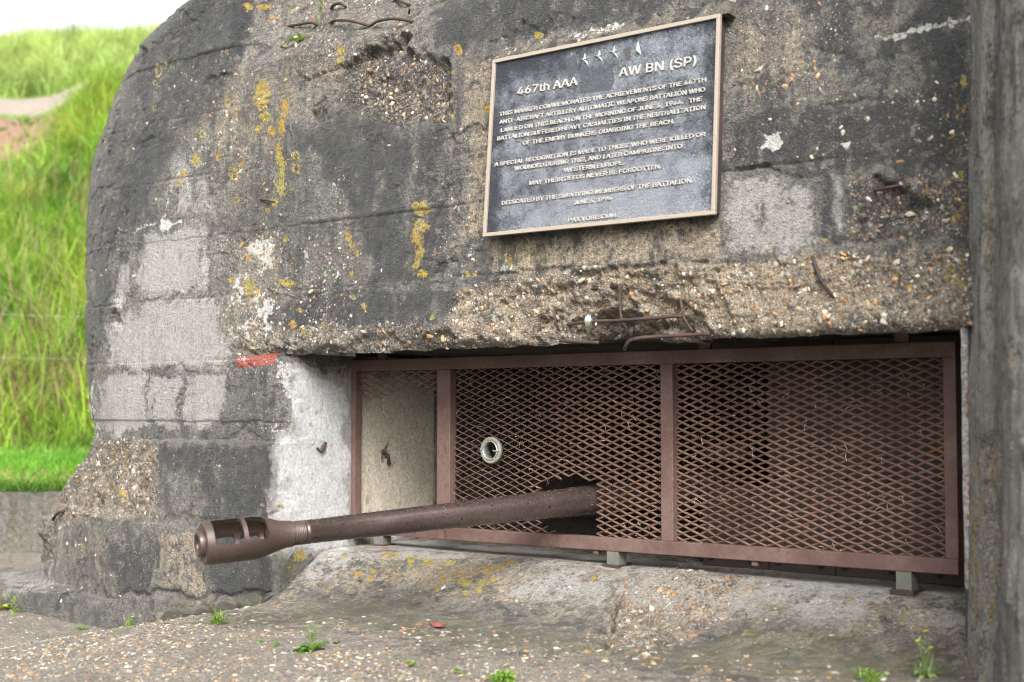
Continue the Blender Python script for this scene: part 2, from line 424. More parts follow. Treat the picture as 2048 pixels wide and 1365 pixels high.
# ------------------------------------------------------------------ stain map of the bunker (as seen on its faces)
DARK = [(.85, 25, [(400,-60),(270,105),(200,280),(172,440),(200,500),(250,480),(300,430),(330,330),(380,255),(430,230),(475,150),(505,60),(530,-60)]),
 (.75, 25, [(565,262),(700,226),(830,255),(905,235),(925,330),(905,430),(880,535),(720,560),(690,420),(640,330)]),
 (.95, 22, [(700,120),(860,100),(905,160),(905,255),(780,255),(700,215)]),
 (.75, 20, [(560,590),(900,562),(935,610),(860,650),(600,668),(500,640)]),
 (.95, 16, [(705,445),(800,415),(885,470),(895,555),(735,572)]),
 (.8, 25, [(850,30),(1000,-60),(1450,-60),(1300,45),(1000,92),(880,120)]),
 (.85, 25, [(1450,240),(1560,200),(1700,215),(1940,140),(1945,345),(1830,365),(1650,325),(1500,340),(1450,330)]),
 (.85, 14, [(1880,110),(1948,100),(1948,500),(1890,480)]),
 (.75, 14, [(1600,-60),(1700,-60),(1715,110),(1640,130)]),
 (.75, 10, [(1640,330),(1690,325),(1702,480),(1645,500)]),
 (.7, 16, [(1860,-40),(1950,-60),(1950,120),(1750,130),(1760,80)]),
 (.98, 16, [(328,892),(548,888),(545,1015),(420,1040),(390,965),(335,935)]),
 (.98, 12, [(222,1105),(300,1055),(330,1090),(300,1195),(222,1195)]),
 (.95, 14, [(385,1042),(540,1040),(540,1195),(430,1195),(395,1120)]),
 (.75, 10, [(150,1060),(190,1050),(175,1190),(150,1190)]),
 (.55, 25, [(560,1195),(700,1150),(900,1185),(1200,1225),(1250,1290),(900,1300),(650,1230)]),
 (.55, 25, [(1250,1300),(1500,1205),(1900,1225),(1940,1365),(1200,1380)]),
 (.9, 10, [(178,470),(250,468),(258,620),(235,640),(228,700),(180,700)]),
 (.8, 8, [(180,690),(200,690),(195,880),(178,800)]),
 (.7, 10, [(262,470),(300,440),(285,560),(262,560)]), (.75, 10, [(265,600),(320,605),(300,650),(262,640)]),
 (.6, 12, [(290,575),(430,570),(430,600),(290,605)]),
 (.45, 20, [(560,60),(700,100),(700,260),(560,180)]), (.4, 18, [(450,740),(560,740),(570,880),(450,880)]),
 (.5, 14, [(1450,40),(1500,30),(1500,330),(1450,330)]), (.75, 14, [(1740,350),(1950,340),(1950,480),(1700,480),(1690,380)]),
 (.5, 16, [(540,1040),(640,1090),(540,1195)]), (.45, 16, [(310,430),(480,430),(480,470),(420,480)]),
 (.55, 22, [(1600,500),(1945,490),(1945,560),(1700,560)])]
LIGHT = [(.92, 24, [(292,470),(410,448),(416,575),(292,598),(264,560),(278,500)]), (.75, 14, [(232,535),(262,515),(258,622),(226,622)]),
 (.9, 24, [(212,655),(300,602),(432,588),(452,690),(447,735),(300,742),(216,738)]), (.98, 14, [(202,765),(290,745),(290,850),(226,870),(195,850)]),
 (.75, 10, [(296,745),(371,752),(366,856),(292,860)]), (.95, 11, [(380,752),(452,742),(444,853),(379,857)]),
 (1.45, 14, [(572,735),(640,745),(703,765),(703,1110),(540,1110),(543,900),(582,850)]), (1.5, 12, [(703,740),(890,740),(890,1080),(703,1080)]),  # cheek: own pale tone plus brightness painted in for the shaded opening
 (.75, 24, [(1456,345),(1560,360),(1625,372),(1640,490),(1560,520),(1450,495)]), (.65, 14, [(1662,340),(1690,350),(1696,470),(1664,478)]),
 (.5, 14, [(320,330),(390,300),(440,430),(320,440)]),
 (.6, 14, [(640,1092),(800,1098),(1250,1118),(1500,1160),(1700,1178),(1925,1180),(1925,1165),(1300,1110),(760,1075)]),
 (.55, 10, [(640,1100),(740,1110),(640,1160),(560,1185)]),
 (.5, 14, [(1240,470),(1280,470),(1280,510),(1240,510)]), (.5, 12, [(0,1140),(110,1130),(120,1185),(0,1200)])]
TAN = [(.85, 14, [(968,482),(1430,440),(1455,515),(1150,535),(985,552)]), (.8, 18, [(915,580),(1150,530),(1500,515),(1680,505),(1790,640),(1500,665),(1000,685),(890,655)]),
 (.42, 18, [(1690,505),(1945,490),(1945,660),(1780,650)]), (.7, 14, [(922,120),(985,120),(965,470),(905,505),(935,300)]),
 (.4, 20, [(430,70),(560,150),(560,260),(400,200)]), (.5, 20, [(560,105),(700,120),(700,225),(560,255)]), (.5, 18, [(400,190),(480,180),(560,290),(470,330),(380,290)]),
 (1, 20, [(640,735),(885,735),(885,1075),(703,1075),(703,800)]), (.5, 16, [(1450,60),(1600,40),(1620,160),(1500,210),(1450,190)]), (.4, 14, [(1700,20),(1860,0),(1760,110)]),
 (.45, 20, [(640,1105),(1250,1130),(1250,1200),(700,1150)]), (.5, 18, [(70,1040),(310,880),(310,1030),(200,1045),(110,1060)]), (.4, 14, [(112,1050),(220,1040),(220,1180),(112,1180)]),
 (.4, 14, [(340,890),(400,890),(380,960),(340,960)]), (.55, 12, [(320,1060),(400,1045),(420,1190),(320,1190)]), (.45, 20, [(440,470),(560,470),(560,690),(440,690)])]
ROUGH = [(.92, 16, [(905,585),(1040,545),(1150,532),(1420,522),(1600,505),(1800,495),(1945,490),(1945,665),(1500,672),(1000,695),(700,705),(880,650)]),
 (.85, 10, [(190,870),(312,882),(312,1035),(60,1055),(130,960)]), (.85, 10, [(60,1040),(120,1050),(108,1190),(60,1120)]), (.9, 16, [(700,125),(860,110),(905,160),(900,250),(780,250),(705,215)]),
 (.42, 25, [(340,100),(560,100),(560,420),(380,430)]), (.5, 20, [(430,460),(560,460),(560,690),(440,700)]), (.8, 14, [(450,640),(950,640),(950,712),(450,712)]),
 (.5, 20, [(1450,0),(1700,0),(1700,200),(1450,220)]), (.7, 14, [(1690,350),(1945,340),(1945,480),(1690,480)]), (.35, 20, [(1460,230),(1940,160),(1940,330),(1460,330)]),
 (1, 12, [(1250,1185),(1350,1135),(1560,1145),(1450,1230),(1290,1310),(1190,1290)]), (.62, 20, [(480,-40),(880,-40),(830,100),(700,215),(560,120)]),
 (.45, 20, [(560,470),(730,470),(720,690),(560,690)]), (.5, 14, [(925,300),(965,300),(955,480),(905,500)]), (.4, 20, [(640,1110),(1900,1180),(1900,1340),(640,1230)]),
 (.5, 10, [(0,1125),(110,1120),(120,1190),(0,1200)]), (.35, 10, [(112,1050),(300,1040),(300,1240),(112,1240)])]
WHITE = [(.95, 22, [(432,460),(560,470),(560,690),(440,700)]), (.75, 22, [(585,470),(725,470),(705,690),(595,690)]), (.65, 20, [(650,330),(720,330),(705,545),(640,560)]), (.6, 18, [(880,370),(962,370),(960,565),(880,560)]),
 (.5, 18, [(935,560),(1020,560),(1000,680),(900,660)]), (.5, 14, [(450,735),(560,740),(565,880),(450,860)]), (.6, 20, [(1480,1185),(1900,1190),(1900,1255),(1650,1290)]),
 (.8, 10, [(548,720),(600,735),(588,860),(545,905),(548,830)]), (.3, 20, [(320,890),(545,890),(545,1190),(220,1190)]), (.5, 12, [(420,470),(445,470),(450,740),(430,740)]),
 (.5, 16, [(1260,1180),(1500,1150),(1420,1240),(1280,1290)]), (.35, 25, [(640,1100),(1250,1110),(1250,1230),(640,1190)]), (.6, 12, [(560,130),(720,120),(640,200)]), (.35, 30, [(560,300),(700,300),(700,470),(560,470)]),
 (.75, 8, [(445,722),(546,708),(550,735),(446,738)]), (.3, 30, [(200,870),(310,880),(310,1040),(80,1050)])]
SPLASH = [(1, 3, [(1530,265),(1545,272),(1560,262),(1571,285),(1560,300),(1548,304),(1527,296),(1535,283)]), (.95, 6, [(318,450),(328,425),(338,435),(352,445),(340,462),(316,462)]),
 (.8, 5, [(238,463),(310,446),(415,436),(415,444),(310,456),(238,470)]), (.9, 3, [(1668,285),(1700,280),(1690,300)]), (.8, 8, [(1745,70),(1830,50),(1948,25),(1948,45),(1830,75),(1795,92)]),
 (.8, 2, [(374,330),(379,330),(370,420),(364,420)]), (.8, 2, [(337,395),(342,395),(335,430),(330,430)]), (.85, 6, [(176,790),(192,740),(198,880),(186,880)]), (.7, 4, [(290,195),(308,198),(303,206)]),
 (.7, 6, [(225,595),(258,592),(252,622),(230,612)]), (.7, 5, [(1000,532),(1022,480),(1030,535),(1050,540),(1000,542)]), (.6, 8, [(880,470),(900,465),(895,500),(880,498)]), (.7, 6, [(930,490),(950,478),(945,515),(925,512)]),
 (.8, 8, [(1660,500),(1720,480),(1720,490),(1680,505)]), (.85, 4, [(130,990),(142,1000),(148,1020),(136,1010)]), (.8, 10, [(30,1165),(95,1160),(100,1176),(40,1178)]), (.7, 6, [(640,1120),(660,1100),(690,1100),(650,1140)])]
YELLOW = [(525,190,17,32),(533,235,12,16),(560,330,10,40),(558,375,10,26),(545,262,8,14),(572,215,10,24),(566,255,8,24),(840,415,18,16),(835,450,18,18),(828,475,15,16),(832,505,14,22),(838,545,9,10),(825,530,9,10),
 (683,100,10,11),(683,120,8,8),(1073,67,11,9),(495,575,16,20),(568,565,16,9),(975,215,9,9),(462,345,10,14,1),(508,580,10,12,1),(360,362,6,9,1),(497,15,10,9),(527,14,18,6),(590,22,10,6),(548,35,9,5),(600,1112,14,13),
 (390,320,8,10),(402,268,6,8,1),(410,272,6,6,1),(457,205,6,9,1),(590,312,8,10,1),(590,338,8,10,1),(435,313,6,8),(467,398,6,7,1),(478,325,6,7),(312,140,7,13,1),(330,128,4,6),(308,165,5,6,1),(307,218,5,7,1),(452,103,4,6,1),
 (370,345,7,8),(905,232,7,9),(900,183,9,12,1),(898,200,5,5),(915,100,7,9),(908,150,4,5),(920,108,6,8),(688,470,8,12),(695,490,6,10),(705,505,5,6),(695,545,5,6),(570,480,6,8),(495,515,7,10),(475,488,5,7),(585,650,8,10),(640,652,6,6),
 (860,632,6,6),(600,620,6,6),(498,695,9,8),(560,565,10,9),(605,660,6,8),(932,545,6,7),(945,548,4,6),(1018,520,4,14),(780,1112,22,7),(820,1120,10,8),(745,1142,8,7),(855,1125,14,9),(900,1128,14,6),(885,1165,7,7),(930,1165,20,8),(965,1165,12,7),
 (985,1160,9,8),(975,1142,12,8),(1000,1138,10,7),(960,1180,6,8),(930,1185,8,5),(1020,1130,8,6),(690,1110,7,5),(715,1145,7,6),(740,1155,9,5),(695,1180,5,3),(875,1180,6,5),(245,983,4,9),(252,1000,3,4),(265,985,3,5),(222,905,5,5),(250,935,4,5),(225,975,4,4),
 (525,1010,6,4),(560,1015,10,5),(655,1180,5,4),(575,1135,5,4),(1650,480,7,5),(1735,535,10,6),(1790,545,8,8),(1905,440,6,8),(1920,350,7,10),(1925,160,7,14),(1940,290,5,20),(1925,570,9,10),(1710,460,8,5),(1815,570,6,5),(720,610,6,8),(700,590,5,8),(455,560,6,6),
 (1240,1145,6,4),(1190,1160,6,5),(1490,1265,6,6),(1815,1180,10,4),(1740,1200,9,4),(1700,1190,8,4),(165,1095,3,8),(520,260,6,8),(548,405,10,10),(533,420,6,6),(560,300,8,10)]
YREG = [(.32, 25, [(540,130),(600,130),(590,420),(535,430)]), (.34, 20, [(760,1098),(1030,1130),(1010,1195),(740,1160)]), (.25, 25, [(800,390),(870,390),(860,580),(810,580)]), (.25, 20, [(480,460),(600,460),(600,620),(480,620)]), (.28, 18, [(1880,130),(1945,130),(1945,600),(1890,600)]), (.2, 30, [(400,250),(500,250),(500,430),(400,430)]),
 (.25, 20, [(660,400),(720,400),(720,560),(660,560)]), (.25, 15, [(1480,1190),(1900,1190),(1900,1300),(1500,1300)])]
GREEN = [(.7, 20, [(560,1190),(800,1195),(1250,1290),(1250,1310),(900,1310),(600,1240)]), (.75, 25, [(1250,1310),(1500,1240),(1900,1290),(1940,1380),(1150,1380)]), (.6, 14, [(540,1040),(640,1090),(545,1195)]), (.5, 16, [(980,480),(1120,470),(1100,530),(1000,540)]),
 (.6, 14, [(330,1190),(545,1190),(520,1250),(330,1250)]), (.4, 30, [(1450,330),(1640,330),(1640,400),(1500,350)]), (.45, 20, [(600,220),(720,220),(700,300),(620,300)]), (.5, 16, [(710,715),(900,715),(890,770),(710,770)])]
RED = [(1, 3, [(470,716),(543,703),(549,729),(474,738)]), (.8, 3, [(443,728),(455,722),(452,733)])]
RUST = [(.9, 10, [(1160,1165),(1195,1142),(1260,1140),(1230,1150),(1195,1155),(1172,1175)]), (.8, 10, [(1230,1160),(1290,1150),(1285,1165),(1240,1168)]), (.5, 10, [(900,1098),(1150,1105),(1150,1118),(950,1115)]), (.7, 6, [(700,1085),(800,1090),(800,1100),(700,1098)]),
 (.45, 14, [(1380,425),(1430,425),(1430,520),(1400,520)]), (.5, 8, [(630,880),(660,885),(650,915),(632,915)])]
def fields(px, py, L, comb='max'):
    r = np.zeros(len(px), np.float32)
    for a, fth, pts in L:
        r = np.maximum(r, a * poly_field(px, py, pts, fth))
    return r
def flakes(P):
    return sstep(.06, .12, fbm(P * np.array([5, 5, 6.5]), 5, 201, .58)) * sstep(-.3, .1, fbm(P * 1.3, 2, 202))
def stain(P, base_dark=0.34, base_tan=0.12, base_rough=0.16):
    px, py = project(P)
    px = px.astype(np.float32); py = py.astype(np.float32)
    w = fbm(P * 9.0, 5, 51, .62); w2 = fbm(P * 9.0, 5, 91, .62)        # irregular outlines
    px = px + w * 26; py = py + w2 * 24
    fl = flakes(P)
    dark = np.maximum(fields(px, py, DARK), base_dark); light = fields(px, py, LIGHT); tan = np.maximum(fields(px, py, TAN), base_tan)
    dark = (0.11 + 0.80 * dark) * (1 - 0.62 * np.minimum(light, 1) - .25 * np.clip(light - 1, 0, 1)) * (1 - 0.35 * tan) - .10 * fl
    rough = np.maximum(np.maximum(fields(px, py, ROUGH), base_rough), .42 * fl) * (1 - 0.75 * np.minimum(light, 1))
    sp = np.clip(.55 + 1.5 * fbm(P * 15, 4, 95, .6), .1, 1.25)
    wht = np.maximum(fields(px, py, WHITE), 0.17) * (.30 + .75 * sp)
    wht = np.maximum(wht, 1.25 * fields(px - w * 5, py - w2 * 4, SPLASH))
    yel = fields(px, py, YREG) * (.6 + .6 * sp)
    qx, qy = px - w * 18, py - w2 * 17
    for e in YELLOW:
        s = np.where((np.abs(qx - e[0]) < 2 * e[2] + 4) & (np.abs(qy - e[1]) < 2 * e[3] + 4))[0]
        if len(s): yel[s] = np.maximum(yel[s], 0.70 * ell_field(qx[s], qy[s], *e))
    grn = fields(px, py, GREEN); red = fields(px - w * 21, py - w2 * 20, RED); rust = fields(px, py, RUST)
    return px, py, np.stack([dark, light, tan], 1), np.stack([rough, yel, wht], 1), np.stack([grn, red, rust], 1)
def put_stain(me, ma, mb, mc):
    attr(me, "ma", ma); attr(me, "mb", mb); attr(me, "mc", mc)

# ------------------------------------------------------------------ bunker: shell
ZL = CZ + 0.222                             # lower edge of the lintel
XC = -4.285                                 # left side of the embrasure
XJ = float(on_y(1924, 900, 0.02)[0])        # right side of the embrasure
ZS = CZ - 0.545                             # sill
RAD = 0.75
BAT = 0.067
ZTOP = CZ + 2.12
# the rounded left end: where the outline runs, as a function of height
SIL = [(470,-90),(400,0),(345,40),(300,80),(272,110),(250,150),(228,195),(210,245),(197,285),(185,325),(178,380),(174,450),(172,560),(174,700),(182,800),(190,870),(192,1000)]
sz, sx_ = [], []
for px, py in SIL:
    d = ray(px, py); Z = 6.6
    for _ in range(6):
        z = CAM[2] + d[2] * Z
        off = BAT * max(0, z - ZL)
        th = math.atan2(d[1], -d[0])
        yT = off + RAD * (1 - math.cos(th))
        t = (yT - CAM[1]) / d[1]; Z = t
    xT = CAM[0] + d[0] * t
    sz.append(z); sx_.append(xT + RAD * math.sin(th))
o_ = np.argsort(sz); SZ, SX = np.array(sz)[o_], np.array(sx_)[o_]
def arc_x(z):
    base = np.interp(z, SZ, SX)
    return base + np.maximum(0, z - SZ[-1]) * 1.3
BOARD_Z = CZ + np.array([-0.30, -0.045, 0.205, 0.47, 0.735, 1.0, 1.27, 1.54])
rb = np.random.default_rng(3)
BOARD_OFF = rb.uniform(-0.006, 0.006, 9)
LA, LB = float(on_y(500, 30, .1)[0]), float(on_y(905, 30, .1)[0])
def lean(x, z):
    return 0.75 * np.maximum(0, z - (CZ + 1.43)) * sstep(LA - .12, LA + .15, x) * sstep(LB + .15, LB - .12, x)
def relief(P, mb, ma, px, py, top=True):
    """outward displacement of a concrete face"""
    rough, light = mb[:, 0], ma[:, 1]
    d = fbm(P * 1.7, 3, 1) * 0.02 * (1 - 0.5 * np.minimum(light, 1)) + fbm(P * 9, 4, 2) * 0.0085 * (1 - 0.65 * np.minimum(light, 1))
    light = np.minimum(light, 1)
    d += fbm(P * 38, 4, 3, 0.62) * 0.0056 * (1 - 0.6 * light) - flakes(P) * .0065 * (1 - light)
    k = np.clip((rough - 0.25) / 0.6, 0, 1)
    d += k * (fbm(P * 14, 4, 4, 0.55) * 0.016 + fbm(P * 55, 3, 5, 0.6, True) * 0.0065)
    # formwork boards: small steps and broken joints
    zj = P[:, 2] + fbm(P * 3, 2, 8) * 0.006 + fbm(P * 24, 3, 9) * 0.005
    bi = np.searchsorted(BOARD_Z, zj)
    d += BOARD_OFF[bi] * (1 - k)
    dz = np.min(np.abs(zj[:, None] - BOARD_Z[None, :]), 1)
    on = np.clip(fbm(P * 2.6, 3, 12) * 2.6 + 0.25, 0, 1)
    d -= 0.0048 * np.exp(-(dz / 0.0045) ** 2) * on * (1 - 0.7 * k)
    d += 0.003 * np.exp(-((dz - 0.014) / 0.008) ** 2) * on * (1 - k)
    jx, jy = fbm(P * 16, 4, 35, .6), fbm(P * 16, 4, 36, .6)
    for (x0, y0, x1, y1, wd, dp) in CRACKS:
        s = np.where((px > min(x0, x1) - 40) & (px < max(x0, x1) + 40) & (py > min(y0, y1) - 40) & (py < max(y0, y1) + 40))[0]
        if len(s):
            f = line_field(px[s] + 16 * jx[s], py[s] + 16 * jy[s], [(x0, y0), (x1, y1)], wd); d[s] -= dp * np.minimum(f, 1) * np.clip(.9 + 1.5 * jx[s], 0, 1)
    for dp, fth, pts in CAVITY:
        f = poly_field(px, py, pts, fth * 1.7)
        f = sstep(0.25, 0.85, f + (4 * f * (1 - f) + .2 * f) * (0.6 * fbm(P * 9, 3, 31) + .3 * fbm(P * 35, 3, 32)))
        d -= dp * f * (1 + 0.9 * fbm(P * 16, 4, 33, .6))
    return d
CRACKS = [(560,440,580,560,5,.008),(575,560,578,585,4,.008),(415,450,418,570,4,.005),(290,605,320,600,5,.006),(380,745,378,855,5,.006),(293,745,292,850,4,.005),(345,738,375,742,6,.012),(595,440,590,300,4,.004),(905,270,930,330,6,.01),(860,545,900,515,6,.012),(900,515,930,490,5,.01),
 (1150,542,1330,528,5,.014),(985,545,1150,542,5,.008),(1330,528,1450,515,5,.012),(1620,90,1700,120,5,.01),(1640,215,1760,200,5,.008),(1655,340,1662,490,5,.007),(1460,330,1600,345,5,.01),(415,165,460,150,5,.012),(280,290,320,275,4,.01),(600,150,700,135,5,.012),(310,90,360,75,5,.008),
 (560,590,900,565,5,.006),(425,590,560,590,5,.006),(450,700,545,700,6,.008)]
CAVITY = [(.022, 16, [(1000,600),(1080,560),(1200,545),(1330,540),(1420,560),(1480,640),(1440,690),(1040,700)]), (.03, 14, [(1060,650),(1110,600),(1180,580),(1300,575),(1370,600),(1410,660),(1400,700),(1050,705)]),
 (.05, 10, [(1130,640),(1200,625),(1260,630),(1340,630),(1360,700),(1130,705)]), (.03, 14, [(690,130),(770,90),(830,85),(890,150),(900,235),(840,225),(790,245),(710,215)]), (.028, 8, [(735,115),(790,72),(830,70),(810,100),(760,125)]),
 (.03, 10, [(1745,360),(1810,370),(1850,410),(1820,450),(1760,470),(1720,440),(1735,390)]), (.02, 8, [(625,210),(655,205),(660,235),(630,240)]), (.025, 8, [(216,625),(248,625),(246,655),(222,660)]), (.014, 10, [(1000,70),(1120,30),(1180,40),(1100,75)]),
 (.03, 14, [(240,380),(262,380),(258,440),(238,440)]), (.02, 10, [(255,60),(300,100),(280,130),(262,110)]), (.03, 10, [(540,-20),(600,-20),(600,15),(560,25)]), (.025, 14, [(1000,690),(700,705),(450,712),(460,700),(900,665)])]

def shell_rows(zr, n_a, n_b, s_b):
    """wall points for rows zr; columns: right part up to XC (n_a), left part (n_b at distances s_b)"""
    xr = -1.05
    ca = np.linspace(xr, XC, n_a)
    zz = np.repeat(zr, n_a + len(s_b) - 1)
    s = np.tile(np.concatenate([XC - ca, s_b[1:]]), len(zr))
    s = np.where(s < 0, s, s)
    xs = arc_x(zz)
    L1 = XC - xs
    x = XC - s; y = np.zeros_like(s); nx = np.zeros_like(s); ny = -np.ones_like(s)
    a = np.clip((s - L1) / RAD, 0, math.pi / 2)
    m = s > L1
    x = np.where(m, xs - RAD * np.sin(a), x); y = np.where(m, RAD * (1 - np.cos(a)), y)
    nx = np.where(m, -np.sin(a), nx); ny = np.where(m, -np.cos(a), ny)
    ex = np.maximum(0, s - L1 - RAD * math.pi / 2)
    y = y + ex
    up = np.maximum(0, zz - ZL)
    y = y + BAT * up + lean(x, zz)
    return np.stack([x, y, zz], 1), np.stack([nx, ny, np.full_like(nx, BAT)], 1)

bunker = empty("bunker", (-3.0, 0.4, 0.3), "weathered grey concrete bunker with a black-stained rounded left end and a wide low gun opening", "bunker")
HI = True
STEP = 0.0042 if HI else 0.009
n_a = int((-1.05 - XC) / STEP)
s_b = np.concatenate([np.arange(0, 1.75, STEP), np.arange(1.75, 2.3, STEP * 2.5), np.arange(2.3, 4.2, 0.05)])
z_lo = np.arange(CZ - 1.06, ZL, STEP); n_lo = len(z_lo)
z_hi = np.linspace(ZL, ZTOP, int((ZTOP - ZL) / STEP))
zr = np.concatenate([z_lo, z_hi])
P, Nn = shell_rows(zr, n_a, 0, s_b)
nc = n_a + len(s_b) - 1; nr = len(zr)
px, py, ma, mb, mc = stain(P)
d = relief(P, mb, ma, px, py)
# rounded and ragged lower edge of the lintel
colx = P[:, 0]
rag = fbm(np.stack([colx * 7, colx * 0, colx * 0 + 3], 1), 5, 61) * 0.016
nx0, nx1 = float(on_y(1125, 680, 0)[0]), float(on_y(1265, 680, 0)[0])
notch = sstep(nx0 - .03, nx0 + .05, colx) * sstep(nx1 + .05, nx1 - .03, colx)
rag = rag + notch * (.030 + .02 * fbm(np.stack([colx * 22, colx * 0, colx * 0 + 5], 1), 3, 62))
over = (P[:, 2] >= ZL - 1e-4) & (colx > XC) & (colx < XJ + 0.02)
h = P[:, 2] - ZL
d -= np.where(over, 0.03 * np.clip(1 - h / 0.035, 0, 1) ** 2, 0)
dzz = np.where(over, rag * np.clip(1 - h / (0.08 + .06 * notch), 0, 1), 0)
d -= np.where(over, .05 * notch * np.clip(1 - h / .09, 0, 1), 0)
# ragged vertical edge of the embrasure
nearc = (P[:, 2] < ZL) & (np.abs(colx - XC) < 0.15) & (colx <= XC + 1e-4)
ec = np.clip(1 - (XC - colx) / 0.07, 0, 1) * nearc
ragc = fbm(np.stack([P[:, 2] * 9, P[:, 2] * 0, P[:, 2] * 0 + 9], 1), 4, 71) * 0.022
d -= 0.022 * ec ** 2
V = P + Nn * d[:, None]
V[:, 2] += dzz; V[:, 0] += ragc * ec - 0.004 * ec
Vg = V.reshape(nr, nc, 3)
cc = P.reshape(nr, nc, 3)
keep = np.ones((nr - 1, nc - 1), bool)
xm = 0.5 * (cc[:-1, :-1, 0] + cc[:-1, 1:, 0]); zm = cc[:-1, :-1, 2]
keep &= ~((zm < ZL - 1e-4) & (xm > XC) & (xm < XJ))
keep &= ~((zm < ZL - 1e-4) & (xm >= XJ))
me = mesh_np("front_wall", V, grid_faces(nr, nc, keep, True))
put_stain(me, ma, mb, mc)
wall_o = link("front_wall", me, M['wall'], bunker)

# underside of the lintel
edge = Vg[n_lo, :n_a].copy()
ty = np.concatenate([np.linspace(0, 0.06, 9), np.linspace(0.08, 1.0, 60)])
SV = np.repeat(edge[None], len(ty), 0)
SV[:, :, 1] += ty[:, None] * (1.0 - (edge[None, :, 1] / 1.0)) + 0.0
k = sstep(0.0, 0.06, ty)[:, None]
SV[:, :, 2] = SV[:, :, 2] * (1 - k) + k * (ZL + 0.016)
fl = SV.reshape(-1, 3)
fl[:, 2] += (np.repeat(k[:, 0], n_a) * (fbm(fl * np.array([5, 14, 5]), 4, 81) * 0.010)).astype(np.float64)
me = mesh_np("opening_soffit", fl, grid_faces(len(ty), n_a))
a0 = np.tile(np.array([[0.55, 0, 0.35]], np.float32), (len(fl), 1)); b0 = np.tile(np.array([[0.15, 0, 0.05]], np.float32), (len(fl), 1))
put_stain(me, a0, b0, np.tile(np.array([[0.2, 0, 0.25]], np.float32), (len(fl), 1)))
link("opening_soffit", me, M['inner'], bunker)

# left cheek of the embrasure
ecol = Vg[:n_lo + 1, n_a - 1].copy()
ty = np.concatenate([np.linspace(0, 0.06, 16), np.arange(0.064, 0.87, 0.0045)])
CV = np.repeat(ecol[:, None], len(ty), 1)
CV[:, :, 1] += ty[None] * (1 - ecol[:, 1:2] / 0.87)
k = sstep(0, 0.05, ty)[None]
tail = sstep(0.845, 0.87, ty)[None]
CV[:, :, 0] = CV[:, :, 0] * (1 - k) + k * XC
fl = CV.reshape(-1, 3)
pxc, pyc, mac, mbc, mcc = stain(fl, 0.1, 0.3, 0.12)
kk = np.tile(k[0], n_lo + 1)
dd = fbm(fl * 4, 3, 1) * 0.005 + fbm(fl * 30, 3, 3) * 0.0015
for (x0, y0, dp) in ((637, 897, .02), (772, 905, .03), (655, 1020, .006)):
    dd -= dp * np.clip(1.2 - np.hypot((pxc - x0) / 16, (pyc - y0) / 18), 0, 1)
dd -= 0.004 * line_field(pxc, pyc, [(772, 780), (772, 960)], 2.2)
fl[:, 0] += kk * dd - np.tile(tail[0], n_lo + 1) * (0.012 + 0.012 * fbm(fl * 25, 3, 44))
mac[:, 0] = np.maximum(mac[:, 0], 0.75 * np.clip(1 - np.hypot((pxc - 772) / 26, (pyc - 912) / 30), 0, 1))
me = mesh_np("opening_cheek", fl, grid_faces(n_lo + 1, len(ty)))
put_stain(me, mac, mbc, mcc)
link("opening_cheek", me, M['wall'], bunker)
# pale right jamb, a thick block behind the wing wall
def dense_box(name, lo, hi, st, mat, parent, stf=None, amp=0.004, seed=0, dark=0.3, light=0.0, rough=0.2, remesh=True):
    mb_ = MB(); mb_.box(lo, hi); me0 = bpy.data.meshes.new(name); me0.from_pydata(mb_.v, [], mb_.f)
    t = bpy.data.objects.new(name, me0); COL.objects.link(t)
    md = t.modifiers.new("r", 'REMESH'); md.mode = 'VOXEL'; md.voxel_size = st
    me = baked(t); V = coords(me); N = normals(me)
    V = V + N * (fbm(V * 8, 4, seed) * amp + fbm(V * 40, 3, seed + 5) * amp * 0.4)[:, None]
    me.vertices.foreach_set("co", V.astype(np.float32).ravel()); me.update()
    me.polygons.foreach_set("use_smooth", np.ones(len(me.polygons), bool))
    n = len(V)
    if stf: put_stain(me, *stf(V))
    else: put_stain(me, np.tile([[dark, light, .1]], (n, 1)), np.tile([[rough, 0, .2]], (n, 1)), np.zeros((n, 3)))
    return link(name, me, mat, parent)
def jamb_st(V):
    n = len(V); ff = (V[:, 0] < XJ + 0.02) & (V[:, 2] > CZ - .49 + .01 * np.sin(V[:, 1] * 60))
    nz = fbm(V * 14, 3, 5)
    return (np.stack([np.where(ff, 0.0, .7), np.where(ff, 1.0, 0), np.full(n, .1)], 1), np.stack([np.full(n, .15), 0.3 * (nz > .3), np.where(ff, .9, .2)], 1),
            np.stack([np.full(n, .2), np.where((V[:, 0] > XJ + 0.012) & (V[:, 0] < XJ + 0.022) & (V[:, 2] < CZ + .1), .9 * (nz > -.1), 0), np.zeros(n)], 1))
dense_box("opening_jamb", (XJ, 0.015, ZS - 0.07), (XJ + 0.35, 0.95, ZL + 0.01), 0.008, M['wall'], bunker, jamb_st)

